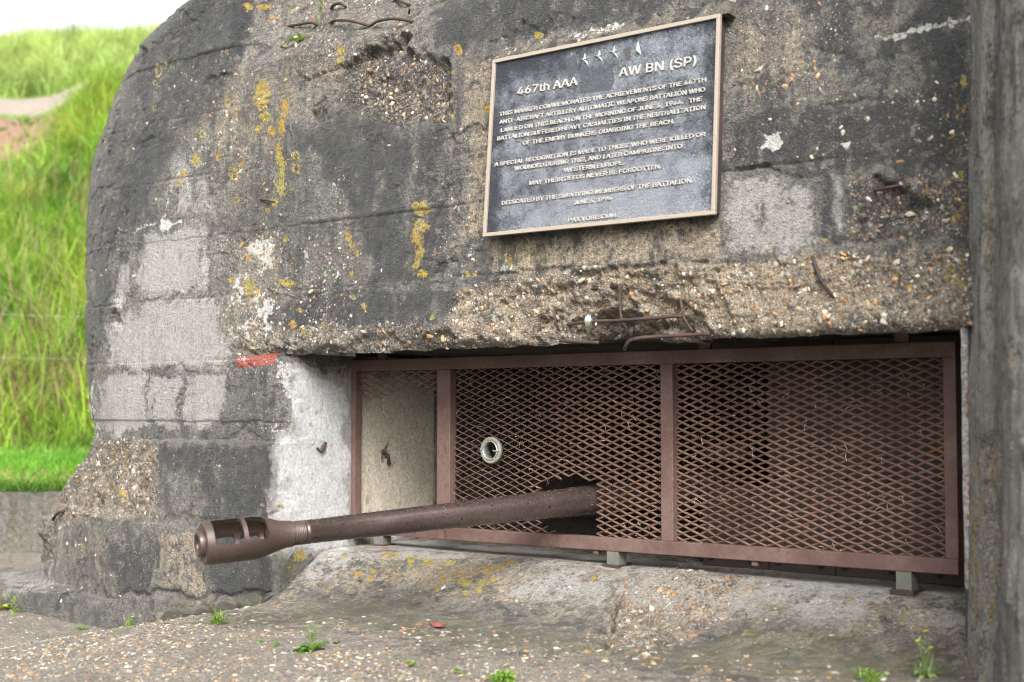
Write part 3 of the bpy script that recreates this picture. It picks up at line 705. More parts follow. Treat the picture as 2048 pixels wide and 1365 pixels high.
# room behind the embrasure
rm = MB()
x0, x1, y0, y1, z0, z1 = XC - 0.25, XJ + 0.6, 0.90, 3.3, ZS - 0.02, ZL + 0.02
def wallq(a, b, c, d_): rm.add([a, b, c, d_], [(0, 1, 2, 3)])
for lo, hi in (((x0 - .3, y0, z0 - .4), (x0, y1, z1 + .5)), ((x0, y1, z0 - .4), (x1, y1 + .3, z1 + .5)), ((x1, y0, z0 - .4), (x1 + .3, y1, z1 + .5)), ((x0, y0 + .1, z1 + 0.02), (x1, y1, z1 + .3)), ((x0, 0.92, z0 - .3), (x1, y1, z0)),
               ((x0, 0.872, z0 - .3), (XC - 0.004, 0.915, z1)), ((x0 - .3, 0.5, z1 + .03), (x1, 0.99, z1 + .3))):
    rm.box(lo, hi)
ro = rm.build("gun_room", M['inner'], bunker)
n = len(ro.data.vertices); put_stain(ro.data, np.tile([[.08, 0, .35]], (n, 1)), np.tile([[.1, 0, .05]], (n, 1)), np.zeros((n, 3)))
# solid top and back so that the bunker stays closed from other sides
bk = MB(); bk.box((-4.6, 3.6, -0.2), (-1.1, 3.9, ZTOP + 0.1)); bk.box((-4.3, 0.28, ZTOP - 0.06), (-1.1, 3.6, ZTOP + 0.10))
bo = bk.build("roof_slab", M['wall'], bunker)
n = len(bo.data.vertices); put_stain(bo.data, np.tile([[.6, 0, .1]], (n, 1)), np.tile([[.3, 0, .2]], (n, 1)), np.zeros((n, 3)))
#PART4

# ------------------------------------------------------------------ bunker: broken plinth at the left end
def hulls_mesh(name, hulls, voxel):
    bm = bmesh.new()
    for pts in hulls:
        vs = [bm.verts.new([float(c) for c in p]) for p in pts]
        r = bmesh.ops.convex_hull(bm, input=vs)
        bmesh.ops.delete(bm, geom=list({g for g in list(r['geom_interior']) + list(r['geom_unused']) if isinstance(g, bmesh.types.BMVert) and g.is_valid}), context='VERTS')
    me0 = bpy.data.meshes.new(name); bm.to_mesh(me0); bm.free()
    t = bpy.data.objects.new(name, me0); COL.objects.link(t)
    md = t.modifiers.new("r", 'REMESH'); md.mode = 'VOXEL'; md.voxel_size = voxel
    sm = t.modifiers.new("s", 'SMOOTH'); sm.factor = 0.5; sm.iterations = 2
    return baked(t)
ZB = CZ - 1.25
def col_(p, zt, zb=ZB): return [(p[0], p[1], zt), (p[0], p[1], zb)]
u0 = np.array([XC - .004, -.085, 0]); u1 = on_y(322, 884, -0.085)
zu = float(u1[2])
up_back = 0.3
upper = []
for p in ((u0[0], -.085), (u1[0], -.085), (u1[0] - .05, -.04), (u1[0] - .08, up_back), (u0[0], up_back)):
    back = p[1] > -0.05
    upper += col_(p, zu + (0.035 if p[1] > 0 else 0))
l0 = np.array([XC - .004, -.115, 0]); l1 = on_y(222, 1042, -0.115)
zl_ = float(l1[2])
pl = on_y(112, 1060, 0.13)
lower = []
for p in ((l0[0], -.115), (l1[0], -.115)): lower += col_(p, zl_, float(on_y(222, 1192, -0.115)[2]) - 0.4)
for p in ((pl[0], .13), (pl[0] + .05, .4), (l0[0], .4)): lower += col_(p, zl_ + 0.03)
hA = on_y(188, 872, 0.15); hB = on_y(312, 884, -0.05); hC = on_y(312, 1035, -0.10); hD = on_y(108, 1045, 0.16); hE = on_y(76, 1062, 0.30)
heap = [hA, hB, hC, hD, (hA[0] + .3, .5, hA[2]), (hB[0] + .3, .4, hB[2]), (hD[0], .5, hD[2] - .1), (hD[0], hD[1], ZB), (hC[0], hC[1], ZB), (hC[0] + .3, .4, ZB)]
hm = on_y(150, 945, 0.12)
heap2 = [hD, hE, (hE[0] + .05, .6, hE[2] - .05), (hE[0] + .02, .34, ZB), (hD[0], hD[1] + .02, ZB), (hD[0] + .3, .6, ZB), (hD[0] + .25, .3, hD[2]), hm, (hm[0] + .2, .4, hm[2])]
f0 = on_y(330, 1196, -0.14); f1 = on_y(118, 1188, -0.10)
foot_ = col_((f0[0], -.14), f0[2]) + col_((f1[0], -.10), f1[2]) + col_((f1[0] + .1, .5), f1[2]) + col_((f0[0] + .4, .2), f0[2]) + col_((f0[0] + .12, -.15), f0[2] - .01)
k1 = on_y(0, 1181, -0.06); k2 = on_y(-300, 1170, -.04)
kerb = col_((f1[0] - .03, -.075), f1[2] + .004) + col_((k1[0], k1[1]), k1[2]) + col_((k2[0], k2[1]), k2[2]) + col_((k2[0] + .3, .75), k2[2] + .05) + col_((f1[0] + .3, .7), f1[2] + .05) + col_((f1[0] + .3, .3), f1[2] + .03)
me = hulls_mesh("plinth", [upper, lower, heap, heap2, foot_, kerb], 0.0062)
V = coords(me).astype(np.float64); N = normals(me)
px, py, ma, mb, mc = stain(V, 0.3, 0.15, 0.25)
k = np.clip((mb[:, 0] - 0.3) / 0.5, 0, 1)
hp = np.clip(poly_field(px.astype(np.float32), py.astype(np.float32), [(195,878),(312,885),(318,1030),(210,1046),(60,1060),(130,960)], 20), 0, 1)
dd = fbm(V * 5, 4, 21) * 0.012 + fbm(V * 20, 4, 22) * 0.006 + fbm(V * 60, 3, 23) * 0.0018
dd += np.maximum(k, hp) * (fbm(V * 11, 4, 24, .55) * 0.035 + fbm(V * 45, 3, 25, .6, True) * 0.008)
for (xa, ya, xb, yb, wd, dp) in ((222,1192,545,1192,5,.014),(330,1035,545,1038,5,.007),(165,1060,160,1190,4,.006),(112,1188,222,1195,5,.012),(120,1190,112,1240,4,.015),(200,1050,205,1190,6,.006),(40,1182,60,1172,4,.02)):
    dd -= dp * np.minimum(line_field(px + fbm(V * 12, 3, 26) * 12, py + fbm(V * 12, 3, 27) * 8, [(xa, ya), (xb, yb)], wd), 1)
dd -= 0.03 * poly_field(px, py, [(78,1085),(95,1080),(105,1130),(85,1130)], 10)
V = V + N * dd[:, None]
me.vertices.foreach_set("co", V.astype(np.float32).ravel()); me.update()
me.polygons.foreach_set("use_smooth", np.ones(len(me.polygons), bool))
put_stain(me, ma, mb, mc)
plinth = link("plinth", me, M['wall'], bunker)

# ------------------------------------------------------------------ ground and the sloping apron under the opening
def ground_z(x, y):
    a = CZ - 0.695 - 0.013 * np.clip(-1.4 - x, 0, 2.75)
    b = -0.20 * np.clip(-4.15 - x, 0, 1.05) ** 1.0
    front = -0.025 * np.clip(-0.5 - y, 0, 3)
    dish = 0.0
    return a + b + front + dish
XL_AP = -4.19
def apron_z(x, y):
    g = ground_z(x, y)
    ye = 0.13 + 0.19 * sstep(XL_AP, XL_AP + 0.5, x)
    t = (ye - y) / (0.34 + 0.07 * sstep(XL_AP, XL_AP + 0.5, x))
    prof = np.interp(t, [-.35, -.12, 0, .12, .3, .6, .85, 1.05, 1.3], [0, .012, .05, .13, .33, .70, .91, .985, 1.0])
    z = ZS * (1 - prof) + (g + 0.004) * prof
    return z
gx = np.arange(XL_AP - 0.12, -0.9, 0.0046); gy = np.concatenate([np.arange(-0.62, 0.5, 0.0046), np.arange(0.5, 1.05, 0.02)])
X, Y = np.meshgrid(gx, gy)
P = np.stack([X.ravel(), Y.ravel(), apron_z(X, Y).ravel()], 1)
px, py, ma, mb, mc = stain(P, 0.14, 0.50, 0.30)
upf = sstep(-.02, .18, P[:, 1]) * sstep(-.35, .3, fbm(P * 4.5, 4, 50))
ma[:, 1] = np.maximum(ma[:, 1], .62 * upf); mb[:, 2] = np.maximum(mb[:, 2], .42 * upf)
rub = poly_field(px, py, [(1250,1185),(1350,1135),(1560,1145),(1450,1235),(1300,1310),(1190,1290)], 30)
dz = fbm(P * 3, 4, 41) * 0.016 + fbm(P * 14, 4, 42) * 0.006 + fbm(P * 50, 3, 43) * 0.002
dz += rub * (0.012 + fbm(P * 12, 4, 44) * 0.022 + fbm(P * 50, 3, 45, .6, True) * 0.008)
ck = np.minimum(line_field(px + fbm(P * 10, 4, 46) * 22, py, [(1285,1165),(1262,1200),(1240,1245),(1215,1295)], 6), 1)
dz -= 0.022 * ck; ma[:, 0] = np.maximum(ma[:, 0], .95 * ck)
dz -= 0.010 * line_field(px, py + fbm(P * 10, 3, 47) * 6, [(740,1262),(820,1256)], 4)
ye = 0.13 + 0.19 * sstep(XL_AP, XL_AP + 0.5, P[:, 0])
flat = sstep(0.0, 0.1, P[:, 1] - ye)
P[:, 2] += dz * (1 - 0.75 * flat)
fade = sstep(-0.40, -0.58, P[:, 1])
P[:, 2] -= 0.05 * fade
P[:, 2] -= 0.25 * sstep(XL_AP - 0.0, XL_AP - 0.06, P[:, 0])
mc[:, 2] = np.maximum(mc[:, 2], 0.28 * flat); rim = np.exp(-((P[:, 1] - ye + .015) / .05) ** 2) * sstep(-.35, .25, fbm(P * 7, 4, 48))
ma[:, 1] = np.maximum(ma[:, 1], np.maximum(0.85 * flat * (P[:, 1] < .6), .8 * rim)); mb[:, 2] = np.maximum(mb[:, 2], .5 * rim); ma[:, 0] *= (1 - .6 * flat)
olive = np.clip(sstep(0.12, -0.16, P[:, 1]), 0, 1)
mc[:, 0] = np.maximum(mc[:, 0] * .8, 0.42 * olive * (1 + fbm(P * 5, 3, 49)))
me = mesh_np("apron", P, grid_faces(len(gy), len(gx)))
put_stain(me, ma, mb, mc)
apron = link("apron", me, M['wall'], bunker)

gx = np.concatenate([np.arange(-12.5, -6.6, 0.05), np.arange(-6.6, -0.6, 0.0066), np.arange(-0.6, 3, 0.1)]); gy = np.concatenate([np.arange(-6, -1.75, 0.08), np.arange(-1.75, 0.1, 0.0066), np.arange(0.1, 5, 0.04)])
X, Y = np.meshgrid(gx, gy)
P = np.stack([X.ravel(), Y.ravel(), ground_z(X, Y).ravel()], 1)
big = fbm(P * 1.2, 3, 52)
P[:, 2] += big * 0.012 + fbm(P * 9, 4, 53) * 0.005 + fbm(P * 50, 3, 54) * 0.002
P[:, 2] -= 0.06 * sstep(-0.35, -0.1, P[:, 1]) * sstep(XL_AP - .3, XL_AP, P[:, 0])
pxg, pyg = project(P)
n = len(P)
wetf = sstep(-0.75, -0.3, P[:, 1] + 0.12 * big) * sstep(-4.7, -4.2, P[:, 0])
right = sstep(1150, 1700, pxg) * sstep(-1.2, -0.7, P[:, 1])
ma = np.stack([0.22 + 0.36 * wetf + 0.25 * right + .25 * sstep(.1, .5, fbm(P * 2.3, 3, 57)), 0.25 * (1 - wetf), 0.35 + 0.35 * wetf], 1)
mb = np.stack([np.clip(0.80 - 0.15 * wetf - 0.25 * right, 0, 1), np.zeros(n), 0.2 * (1 - wetf)], 1)
mc = np.stack([0.55 * wetf * right + 0.2 * wetf, np.zeros(n), np.zeros(n)], 1)
me = mesh_np("ground", P, grid_faces(len(gy), len(gx)))
put_stain(me, ma, mb, mc)
ground = link("ground", me, M['ground']); ground['kind'] = 'structure'

# ------------------------------------------------------------------ bunker: wing wall close to the camera on the right
prof = [(1937, .012), (1947, -.06), (1958, -.14), (1972, -.17), (1990, -.21), (2003, -.42), (2020, -.52), (2048, -.58), (2110, -.66), (2200, -.72)]
pp = np.array([on_y(a, 700, b)[:2] for a, b in prof])
pp = np.vstack([pp, pp[-1] + np.array([0.5, 0.1])])
seg = np.concatenate([[0], np.cumsum(np.hypot(*np.diff(pp, axis=0).T))])
ss_ = np.arange(0, seg[-1], 0.006)
bx, by = np.interp(ss_, seg, pp[:, 0]), np.interp(ss_, seg, pp[:, 1])
zz = np.arange(CZ - 0.8, CZ + 1.65, 0.0075)
P = np.stack([np.tile(bx, len(zz)), np.tile(by, len(zz)), np.repeat(zz, len(ss_))], 1)
tx, ty_ = np.gradient(bx), np.gradient(by); ln = np.hypot(tx, ty_) + 1e-9
Nn = np.stack([np.tile(ty_ / ln, len(zz)), np.tile(-tx / ln, len(zz)), np.zeros(len(P))], 1)
P[:, 1] += 0.012 * (P[:, 2] - CZ)
P[:, 0] += 0.016 * (P[:, 2] - CZ)
pxw, pyw = project(P)
g = P * np.array([30, 30, 2.2])
d = fbm(g, 4, 61) * 0.006 + fbm(P * 6, 4, 62) * 0.012 + fbm(P * 30, 3, 63) * 0.003
ero = poly_field(pxw.astype(np.float32), pyw.astype(np.float32), [(1950,880),(1990,870),(2000,1100),(1985,1250),(1955,1250)], 12)
d -= ero * (0.02 + 0.03 * fbm(P * 14, 4, 64))
nz = fbm(P * np.array([9, 9, 1.3]), 4, 65); nz2 = fbm(P * np.array([22, 22, 2.5]), 4, 66)
S = np.tile(ss_, len(zz)); sl = lambda i: seg[i]
strip = .6 * np.exp(-((pxw - 1976) / 12) ** 2) * sstep(900, 500, pyw + 120 * nz)
dk = 0.55 + 0.6 * nz + 0.65 * nz2
dk = np.where(pxw < 1958, 0.75 + .2 * nz2, dk) * (1 - 0.7 * strip)
dk = np.where((pxw > 1988) & (pxw < 2006), .9, dk)
tn = 0.35 + 0.5 * nz - 0.3 * nz2 + 0.4 * strip
yl = np.where((pxw < 1958) & (nz > .15), .42, 0.1) + 0.30 * np.exp(-((pxw - 1967) / 6) ** 2) * (pyw > 860) * (nz2 > -.25)
n = len(P)
me = mesh_np("wing_wall", P + Nn * d[:, None], grid_faces(len(zz), len(ss_)))
put_stain(me, np.stack([dk - .38, 0.55 + .3 * nz2, tn], 1), np.stack([.34 + .5 * ero + 0.15 * nz, yl, .38 + .2 * nz2], 1), np.stack([.3 + 0 * dk, 0 * dk, 0.2 * ero], 1))
link("wing_wall", me, M['wall'], bunker)
wb = MB()
q = [(pp[1][0] + .06, .3), (pp[3][0] + .12, -.06), (pp[7][0] + .14, -.42), (pp[9][0] + .1, -.55), (pp[9][0] + .45, -.5), (pp[9][0] + .5, .3)]
wb.add([(a, b, CZ - .8) for a, b in q] + [(a, b, CZ + 1.6) for a, b in q], [tuple(range(6))[::-1], tuple(range(6, 12))] + [(i, (i + 1) % 6, 6 + (i + 1) % 6, 6 + i) for i in range(6)])
wo = wb.build("wing_wall_core", M['wall'], bunker); n = len(wo.data.vertices)
put_stain(wo.data, np.tile([[.6, 0, .1]], (n, 1)), np.tile([[.3, 0, .2]], (n, 1)), np.zeros((n, 3)))

# ------------------------------------------------------------------ flint pebbles
def ico(sub):
    bm = bmesh.new(); bmesh.ops.create_icosphere(bm, subdivisions=sub, radius=1.0)
    v = np.array([x.co[:] for x in bm.verts]); f = np.array([[a.index for a in p.verts] for p in bm.faces]); bm.free(); return v, f
ICO = {1: ico(1), 2: ico(2)}
PAL = np.array([[.38,.205,.10],[.46,.27,.12],[.50,.36,.20],[.55,.45,.31],[.60,.55,.46],[.33,.30,.26],[.20,.18,.16],[.33,.20,.12],[.62,.60,.55],[.42,.36,.28]])
def pebbles(name, pos, nrm, rad, flat, seed, mat, parent=None, sub=1, pal=PAL, prob=None, sink=0.25, dim=1.0):
    r = np.random.default_rng(seed); n = len(pos)
    bv, bf = ICO[sub]; m = len(bv)
    a = np.stack([r.uniform(.7, 1.5, n), r.uniform(.5, .95, n), np.full(n, 1.0) * r.uniform(*flat, n)], 1) * rad[:, None]
    lump = 1 + r.uniform(-.26, .22, (n, m, 1))
    V = bv[None] * lump * a[:, None, :]
    an = r.uniform(0, 2 * math.pi, n); ca, sa = np.cos(an)[:, None], np.sin(an)[:, None]
    V = np.stack([V[..., 0] * ca - V[..., 1] * sa, V[..., 0] * sa + V[..., 1] * ca, V[..., 2]], -1)
    w = nrm + r.normal(0, .22, (n, 3)); w /= np.linalg.norm(w, axis=1)[:, None]
    t = np.cross(w, r.normal(0, 1, (n, 3))); t /= np.linalg.norm(t, axis=1)[:, None]; b = np.cross(w, t)
    V = V[..., 0:1] * t[:, None] + V[..., 1:2] * b[:, None] + V[..., 2:3] * w[:, None] + pos[:, None] + (w * (rad * (np.mean(flat) - sink * 2))[:, None])[:, None] * .5
    F = bf[None] + (np.arange(n) * m)[:, None, None]
    c = pal[r.choice(len(pal), n, p=None if prob is None else prob / prob.sum())] * r.uniform(.65, 1.2, (n, 1)) * dim
    me = mesh_np(name, V.reshape(-1, 3), F.reshape(-1, 3), sub > 1)
    attr(me, "col", np.repeat(c, m, 0))
    return link(name, me, mat, parent)
def pick(me, weight, n, seed):
    V = coords(me).astype(np.float64); N = normals(me).astype(np.float64)
    used = np.zeros(len(V), bool); li = np.empty(len(me.loops), np.int32); me.loops.foreach_get("vertex_index", li); used[li] = True
    w = np.maximum(weight(V, N), 0) * used + 0.0; w = w / w.sum()
    i = np.random.default_rng(seed).choice(len(V), n, replace=False, p=w); return V[i], N[i]
def wall_w(V, N):
    px, py = project(V); r = fields(px.astype(np.float32), py.astype(np.float32), ROUGH)
    lt = fields(px.astype(np.float32), py.astype(np.float32), LIGHT)
    vis = (px > 100) & (px < 1960) & (py > -60) & (py < 1250)
    return (0.012 + r ** 2) * (1 - .93 * lt) * vis + 1e-9
rp = np.random.default_rng(11)
def sizes(n, lo, hi, p=2.5): return lo + (hi - lo) * rp.random(n) ** p
pos, nrm = pick(wall_o.data, wall_w, 5200, 5)
o = pebbles("exposed_aggregate", pos, nrm, sizes(5200, .0024, .0115, 3.8), (.4, .75), 1, M['pebble'], bunker, 1, sink=.46, dim=.70); o['kind'] = 'stuff'
pos, nrm = pick(plinth.data, lambda V, N: wall_w(V, N) + 0.01, 1500, 6)
o = pebbles("exposed_aggregate", pos, nrm, sizes(1500, .0026, .0115, 3.4), (.4, .75), 2, M['pebble'], bunker, 1, sink=.42, dim=.72); o['kind'] = 'stuff'
def ap_w(V, N):
    px, py = project(V); f = poly_field(px.astype(np.float32), py.astype(np.float32), [(1250,1185),(1350,1135),(1560,1145),(1450,1235),(1300,1310),(1190,1290)], 30)
    return (f * .8 + 0.06 * sstep(.3, .1, V[:, 1]) + 0.25 * sstep(-.15, -.35, V[:, 1])) + 1e-9
pos, nrm = pick(apron.data, ap_w, 1900, 8)
o = pebbles("exposed_aggregate", pos, nrm, sizes(1900, .0028, .017, 3.6), (.35, .7), 3, M['pebble'], bunker, 1, sink=.5, dim=.46); o['kind'] = 'stuff'
def gr_w(V, N):
    px, py = project(V)
    return ((px > -250) & (px < 2150) & (py > 1150) & (py < 1480)) * (0.25 + 0.75 * sstep(-.45, -.9, V[:, 1])) * (.3 + .7 * (fbm(V * 5, 3, 9) > -.1)) + 1e-9
NG = 15000
pos, nrm = pick(ground.data, gr_w, NG, 9)
o = pebbles("gravel", pos, nrm, sizes(NG, .0024, .0098, 2.4), (.28, .55), 4, M['pebble'], None, 1, sink=.2,
            prob=np.array([.08,.10,.10,.12,.14,.22,.10,.03,.05,.09]), dim=.54)
tag(o, "loose flint gravel strewn over the concrete ground", "gravel", kind='stuff')
#PART5

# ------------------------------------------------------------------ grille in the opening
YG = 0.37
gxp = lambda px: float(on_y(px, 900, YG)[0])
GT = CZ + 0.203
def gb(x): return CZ - 0.505 + 0.020 * (x - gxp(699)) / (gxp(1919) - gxp(699))
grille = empty("grille", (0.5 * (gxp(699) + gxp(1919)), YG, ZS), "rusted brown steel grille of diamond expanded mesh in three framed panels closing the gun opening", "grille")
def bar(name, xa, za, xb, zb, xc, zc, xd, zd, y0, y1, mat=None):
    b = MB(); q = [(xa, za), (xb, zb), (xc, zc), (xd, zd)]
    b.add([(x, y0, z) for x, z in q] + [(x, y1, z) for x, z in q], [(0, 1, 2, 3), (7, 6, 5, 4), (0, 4, 5, 1), (1, 5, 6, 2), (2, 6, 7, 3), (3, 7, 4, 0)])
    return b.build(name, mat or M['frame'], grille, bevel=0.0022)
xL, xR = gxp(699), gxp(1919)
RH = 0.046
bar("top_rail", xL, GT - RH, xR, GT - RH, xR, GT, xL, GT, YG - .02, YG + .02)
bar("bottom_rail", xL, gb(xL), xR, gb(xR), xR, gb(xR) + RH, xL, gb(xL) + RH, YG - .023, YG + .02)
posts = [(699, 717), (881, 907), (1328, 1352), (1893, 1919)]
for i, (a, b) in enumerate(posts):
    xa, xb = gxp(a), gxp(b)
    yo = YG - .0205 if i in (1, 2) else YG - .0195
    bar("post", xa, gb(xa) + RH, xb, gb(xb) + RH, xb, GT - RH, xa, GT - RH, yo, YG + .018)
def gpt(px, py): p = on_y(px, py, YG); return p
for px0 in (1413, 1806, 770):
    xa = gxp(px0 - 12); bb = MB(); bb.box((xa, YG - .008, GT), (xa + .045, YG + .008, ZL + .03)); bb.build("fixing_tab", M['frame'], grille, bevel=.0015)
for px0, gm in ((764, 'frame'), (1231, 'foot'), (1810, 'foot')):
    xa = gxp(px0) - .026; bb = MB(); bb.box((xa, YG - .02, ZS - .02), (xa + .05, YG + .03, gb(xa) + .001)); bb.build("foot", M['foot'], grille, bevel=.002)
    bb = MB(); bb.box((xa - .012, YG - .035, ZS - .02), (xa + .062, YG + .045, ZS + .004)); bb.build("foot_plate", M['rebar'], grille, bevel=.0015)
for px0 in (1195, 1511):
    xa = gxp(px0); bb = MB(); bb.box((xa - .012, YG - .016, gb(xa) - .018), (xa + .012, YG + .006, gb(xa) - .0005)); bb.build("lug", M['frame'], grille, bevel=.005)
bb = MB(); xa = gxp(894); bb.box((xa - .016, YG - .036, gb(xa) + .002), (xa + .014, YG - .0235, gb(xa) + .04)); bb.build("clamp", M['frame'], grille, bevel=.002)
CW, CH = 0.0645, 0.0250
HOLES = [[(715,797),(749,801),(806,770),(816,763),(871,792),(885,789),(885,1100),(690,1100)],
         [(1078,1000),(1085,968),(1100,960),(1135,952),(1165,956),(1194,965),(1194,1083),(1112,1070),(1085,1048)],
         [(963,900),(970,878),(982,872),(995,878),(1003,900),(995,925),(982,931),(970,923)]]
def panel(pa, pb, seed):
    r = np.random.default_rng(seed)
    xa, xb = gxp(pa), gxp(pb)
    ni = int((xb - xa) / (CW / 2)) + 3; nj = int((GT - RH - (gb(xa) + RH)) / (CH / 2)) + 4
    ox = xa - CW * r.uniform(.1, .9); oz = gb(xa) + RH - .01
    jit = r.normal(0, .0009, (ni + 3, nj + 3, 3)); jit[..., 1] *= 1.6
    big = np.array([[.004 * math.sin(i * .21 + j * .1), .0, .002 * math.sin(i * .16)] for i in range(ni + 3) for j in range(nj + 3)]).reshape(ni + 3, nj + 3, 3)
    A, B, Wd = [], [], []
    nod = lambda i, j: np.array([ox + i * CW / 2, YG + .006, oz + j * CH / 2]) + jit[i, j] + big[i, j] * np.array([.3, 1, .3])
    for i in range(ni + 1):
        for j in range(nj + 1):
            if (i + j) % 2: continue
            for dj in (-1, 1):
                if j + dj < 0: continue
                a, b = nod(i, j), nod(i + 1, j + dj)
                m = (a + b) / 2
                if not (xa - .004 < m[0] < xb + .004 and gb(m[0]) + RH - .004 < m[2] < GT - RH + .004): continue
                A.append(a); B.append(b); Wd.append(dj)
    A, B, Wd = np.array(A), np.array(B), np.array(Wd)
    mx, my = project((A + B) / 2)
    mx, my = mx.astype(np.float32), my.astype(np.float32)
    cut = np.zeros(len(A), bool)
    for h in HOLES: cut |= poly_field(mx, my, h, 1.0) > .5
    A, B, Wd, mx, my = A[~cut], B[~cut], Wd[~cut], mx[~cut], my[~cut]
    thin = np.where((pa < 1000), np.clip(1 - .45 * sstep(1150, 930, mx) * sstep(760, 900, my) - .2 * sstep(1150, 1000, mx), .5, 1), 1) * r.uniform(.85, 1.1, len(A))
    t = B - A; ln = np.linalg.norm(t, axis=1)[:, None]; t = t / ln
    A = A - t * .0022; B = B + t * .0022
    dv = np.tile([0, 1.0, 0], (len(A), 1)) + np.array([0, 0, .75]) * 1.0
    dv -= (dv * t).sum(1)[:, None] * t; dv /= np.linalg.norm(dv, axis=1)[:, None]
    nv = np.cross(t, dv)
    hw = (.0021 * thin)[:, None]; hd = (.0034 * thin)[:, None]
    off = np.where(Wd > 0, .0008, -.0008)[:, None] * np.array([[0, 1, 0]])
    vs = []
    for C in (A, B):
        for sa, sb in ((-1, -1), (1, -1), (1, 1), (-1, 1)): vs.append(C + off + sa * hw * nv + sb * hd * dv)
    V = np.stack(vs, 1).reshape(-1, 3)
    f = np.array([(0, 1, 2, 3), (7, 6, 5, 4), (0, 4, 5, 1), (1, 5, 6, 2), (2, 6, 7, 3), (3, 7, 4, 0)])
    me = mesh_np("mesh_panel", V, (f[None] + (np.arange(len(A)) * 8)[:, None, None]).reshape(-1, 4), False)
    return link("mesh_panel", me, M['strand'], grille)
panel(717, 881, 1); panel(907, 1328, 2); panel(1352, 1893, 3)
# dry straw and grass bits caught in the mesh
r = np.random.default_rng(5); b = MB()
for k in range(170):
    p = np.array([r.uniform(gxp(907), gxp(1893)), YG + .002, r.uniform(CZ - .44, CZ + .14)])
    a = r.uniform(0, 6.28); L = r.uniform(.006, .026); dx, dz = math.cos(a) * L, math.sin(a) * L
    b.tube([p, p + np.array([dx * .5, -r.uniform(.002, .012), dz * .5 + .003]), p + np.array([dx, r.uniform(-.01, .006), dz])], r.uniform(.0004, .0008), 4)
so = b.build("caught_straw", attr_mat("dry_straw", .7, 80, 0), grille); attr(so.data, "col", np.tile([.42, .35, .24], (len(so.data.vertices), 1))); so['kind'] = 'stuff'

# ------------------------------------------------------------------ ring fitting on the grille
c = on_y(982, 901, YG - .012)
ring = empty("ring_fitting", c, "round grey-green metal ring with pale inner lip bolted onto the grille", "ring")
def torus_lathe(name, prof, axis_y, n, mat, parent):
    V = []; Fc = []
    m = len(prof)
    for i in range(n):
        a = 2 * math.pi * i / n
        for rr, yy in prof: V.append((rr * math.cos(a), yy, rr * math.sin(a)))
    for i in range(n):
        for j in range(m): Fc.append((i * m + j, i * m + (j + 1) % m, ((i + 1) % n) * m + (j + 1) % m, ((i + 1) % n) * m + j))
    me = bpy.data.meshes.new(name); me.from_pydata(V, [], Fc); me.update(); me.polygons.foreach_set("use_smooth", [True] * len(Fc))
    bm = bmesh.new(); bm.from_mesh(me); bmesh.ops.recalc_face_normals(bm, faces=bm.faces[:]); bm.to_mesh(me); bm.free()
    return link(name, me, mat, parent, (0, 0, 0))
ro_, ri_ = 0.0505, 0.034
torus_lathe("flange", [(ro_, .012), (ro_, -.003), (ro_ - .004, -.007), (ri_ + .004, -.003), (ri_, 0), (ri_, .012)], 0, 48, M['ring'], ring)
torus_lathe("lip", [(ri_ + .0035, -.004), (ri_ + .002, -.009), (ri_ - .001, -.009), (ri_ - .003, .0), (ri_ - .003, .03), (ri_, .03)], 0, 48, M['ringlip'], ring)
b = MB(); b.tube([(ri_ + .012, -.008, .002), (ri_ - .004, -.012, -.002), (ri_ - .016, -.010, -.001)], [.003, .0025, .0035], 8); b.build("latch_pin", M['ringlip'], ring, True, loc=(0, 0, 0))
for a in (0.9, -.9, 3.05):
    b = MB(); b.tube([(.043 * math.cos(a), .0, .043 * math.sin(a)), (.043 * math.cos(a), -.009, .043 * math.sin(a))], .0055, 6); b.build("bolt", M['ring'], ring, loc=(0, 0, 0))
b = MB(); b.box((-.068, .0, -.009), (-.047, .010, .009)); b.build("bracket", M['rebar'], ring, bevel=.002, loc=(0, 0, 0))

# ------------------------------------------------------------------ gun
Mz = at_depth(405, 1088, 4.52)
P1 = on_y(1190, 999, 0.43)
ax = P1 - Mz; LEN = np.linalg.norm(ax); ax /= LEN
tocam = CAM - Mz; tocam -= (tocam @ ax) * ax; tocam /= np.linalg.norm(tocam)
upn = np.cross(ax, tocam); upn = upn if upn[2] > 0 else -upn
gun = empty("gun", on_z(1500, 1100, ZS), "brown rusted gun, its wet barrel with windowed muzzle brake poking out through the grille", "gun")
def axis_pt(a, r=0, ang=0): return Mz + a * ax + r * (math.cos(ang) * tocam + math.sin(ang) * upn)
def lathe(name, prof, mat, n=64, closed=False, parent=gun, make=True):
    V = [axis_pt(a, r, 2 * math.pi * k / n) for a, r in prof for k in range(n)]
    m = len(prof); Fc = [(i * n + k, i * n + (k + 1) % n, ((i + 1) % m) * n + (k + 1) % n, ((i + 1) % m) * n + k) for i in range(m if closed else m - 1) for k in range(n)]
    if not closed: Fc += [tuple(range(n))[::-1], tuple((m - 1) * n + k for k in range(n))]
    me = bpy.data.meshes.new(name); me.from_pydata([tuple(map(float, v)) for v in V], [], Fc); me.update()
    bm = bmesh.new(); bm.from_mesh(me); bmesh.ops.recalc_face_normals(bm, faces=bm.faces[:]); bm.to_mesh(me); bm.free()
    me.polygons.foreach_set("use_smooth", [True] * len(me.polygons))
    return link(name, me, mat, parent)
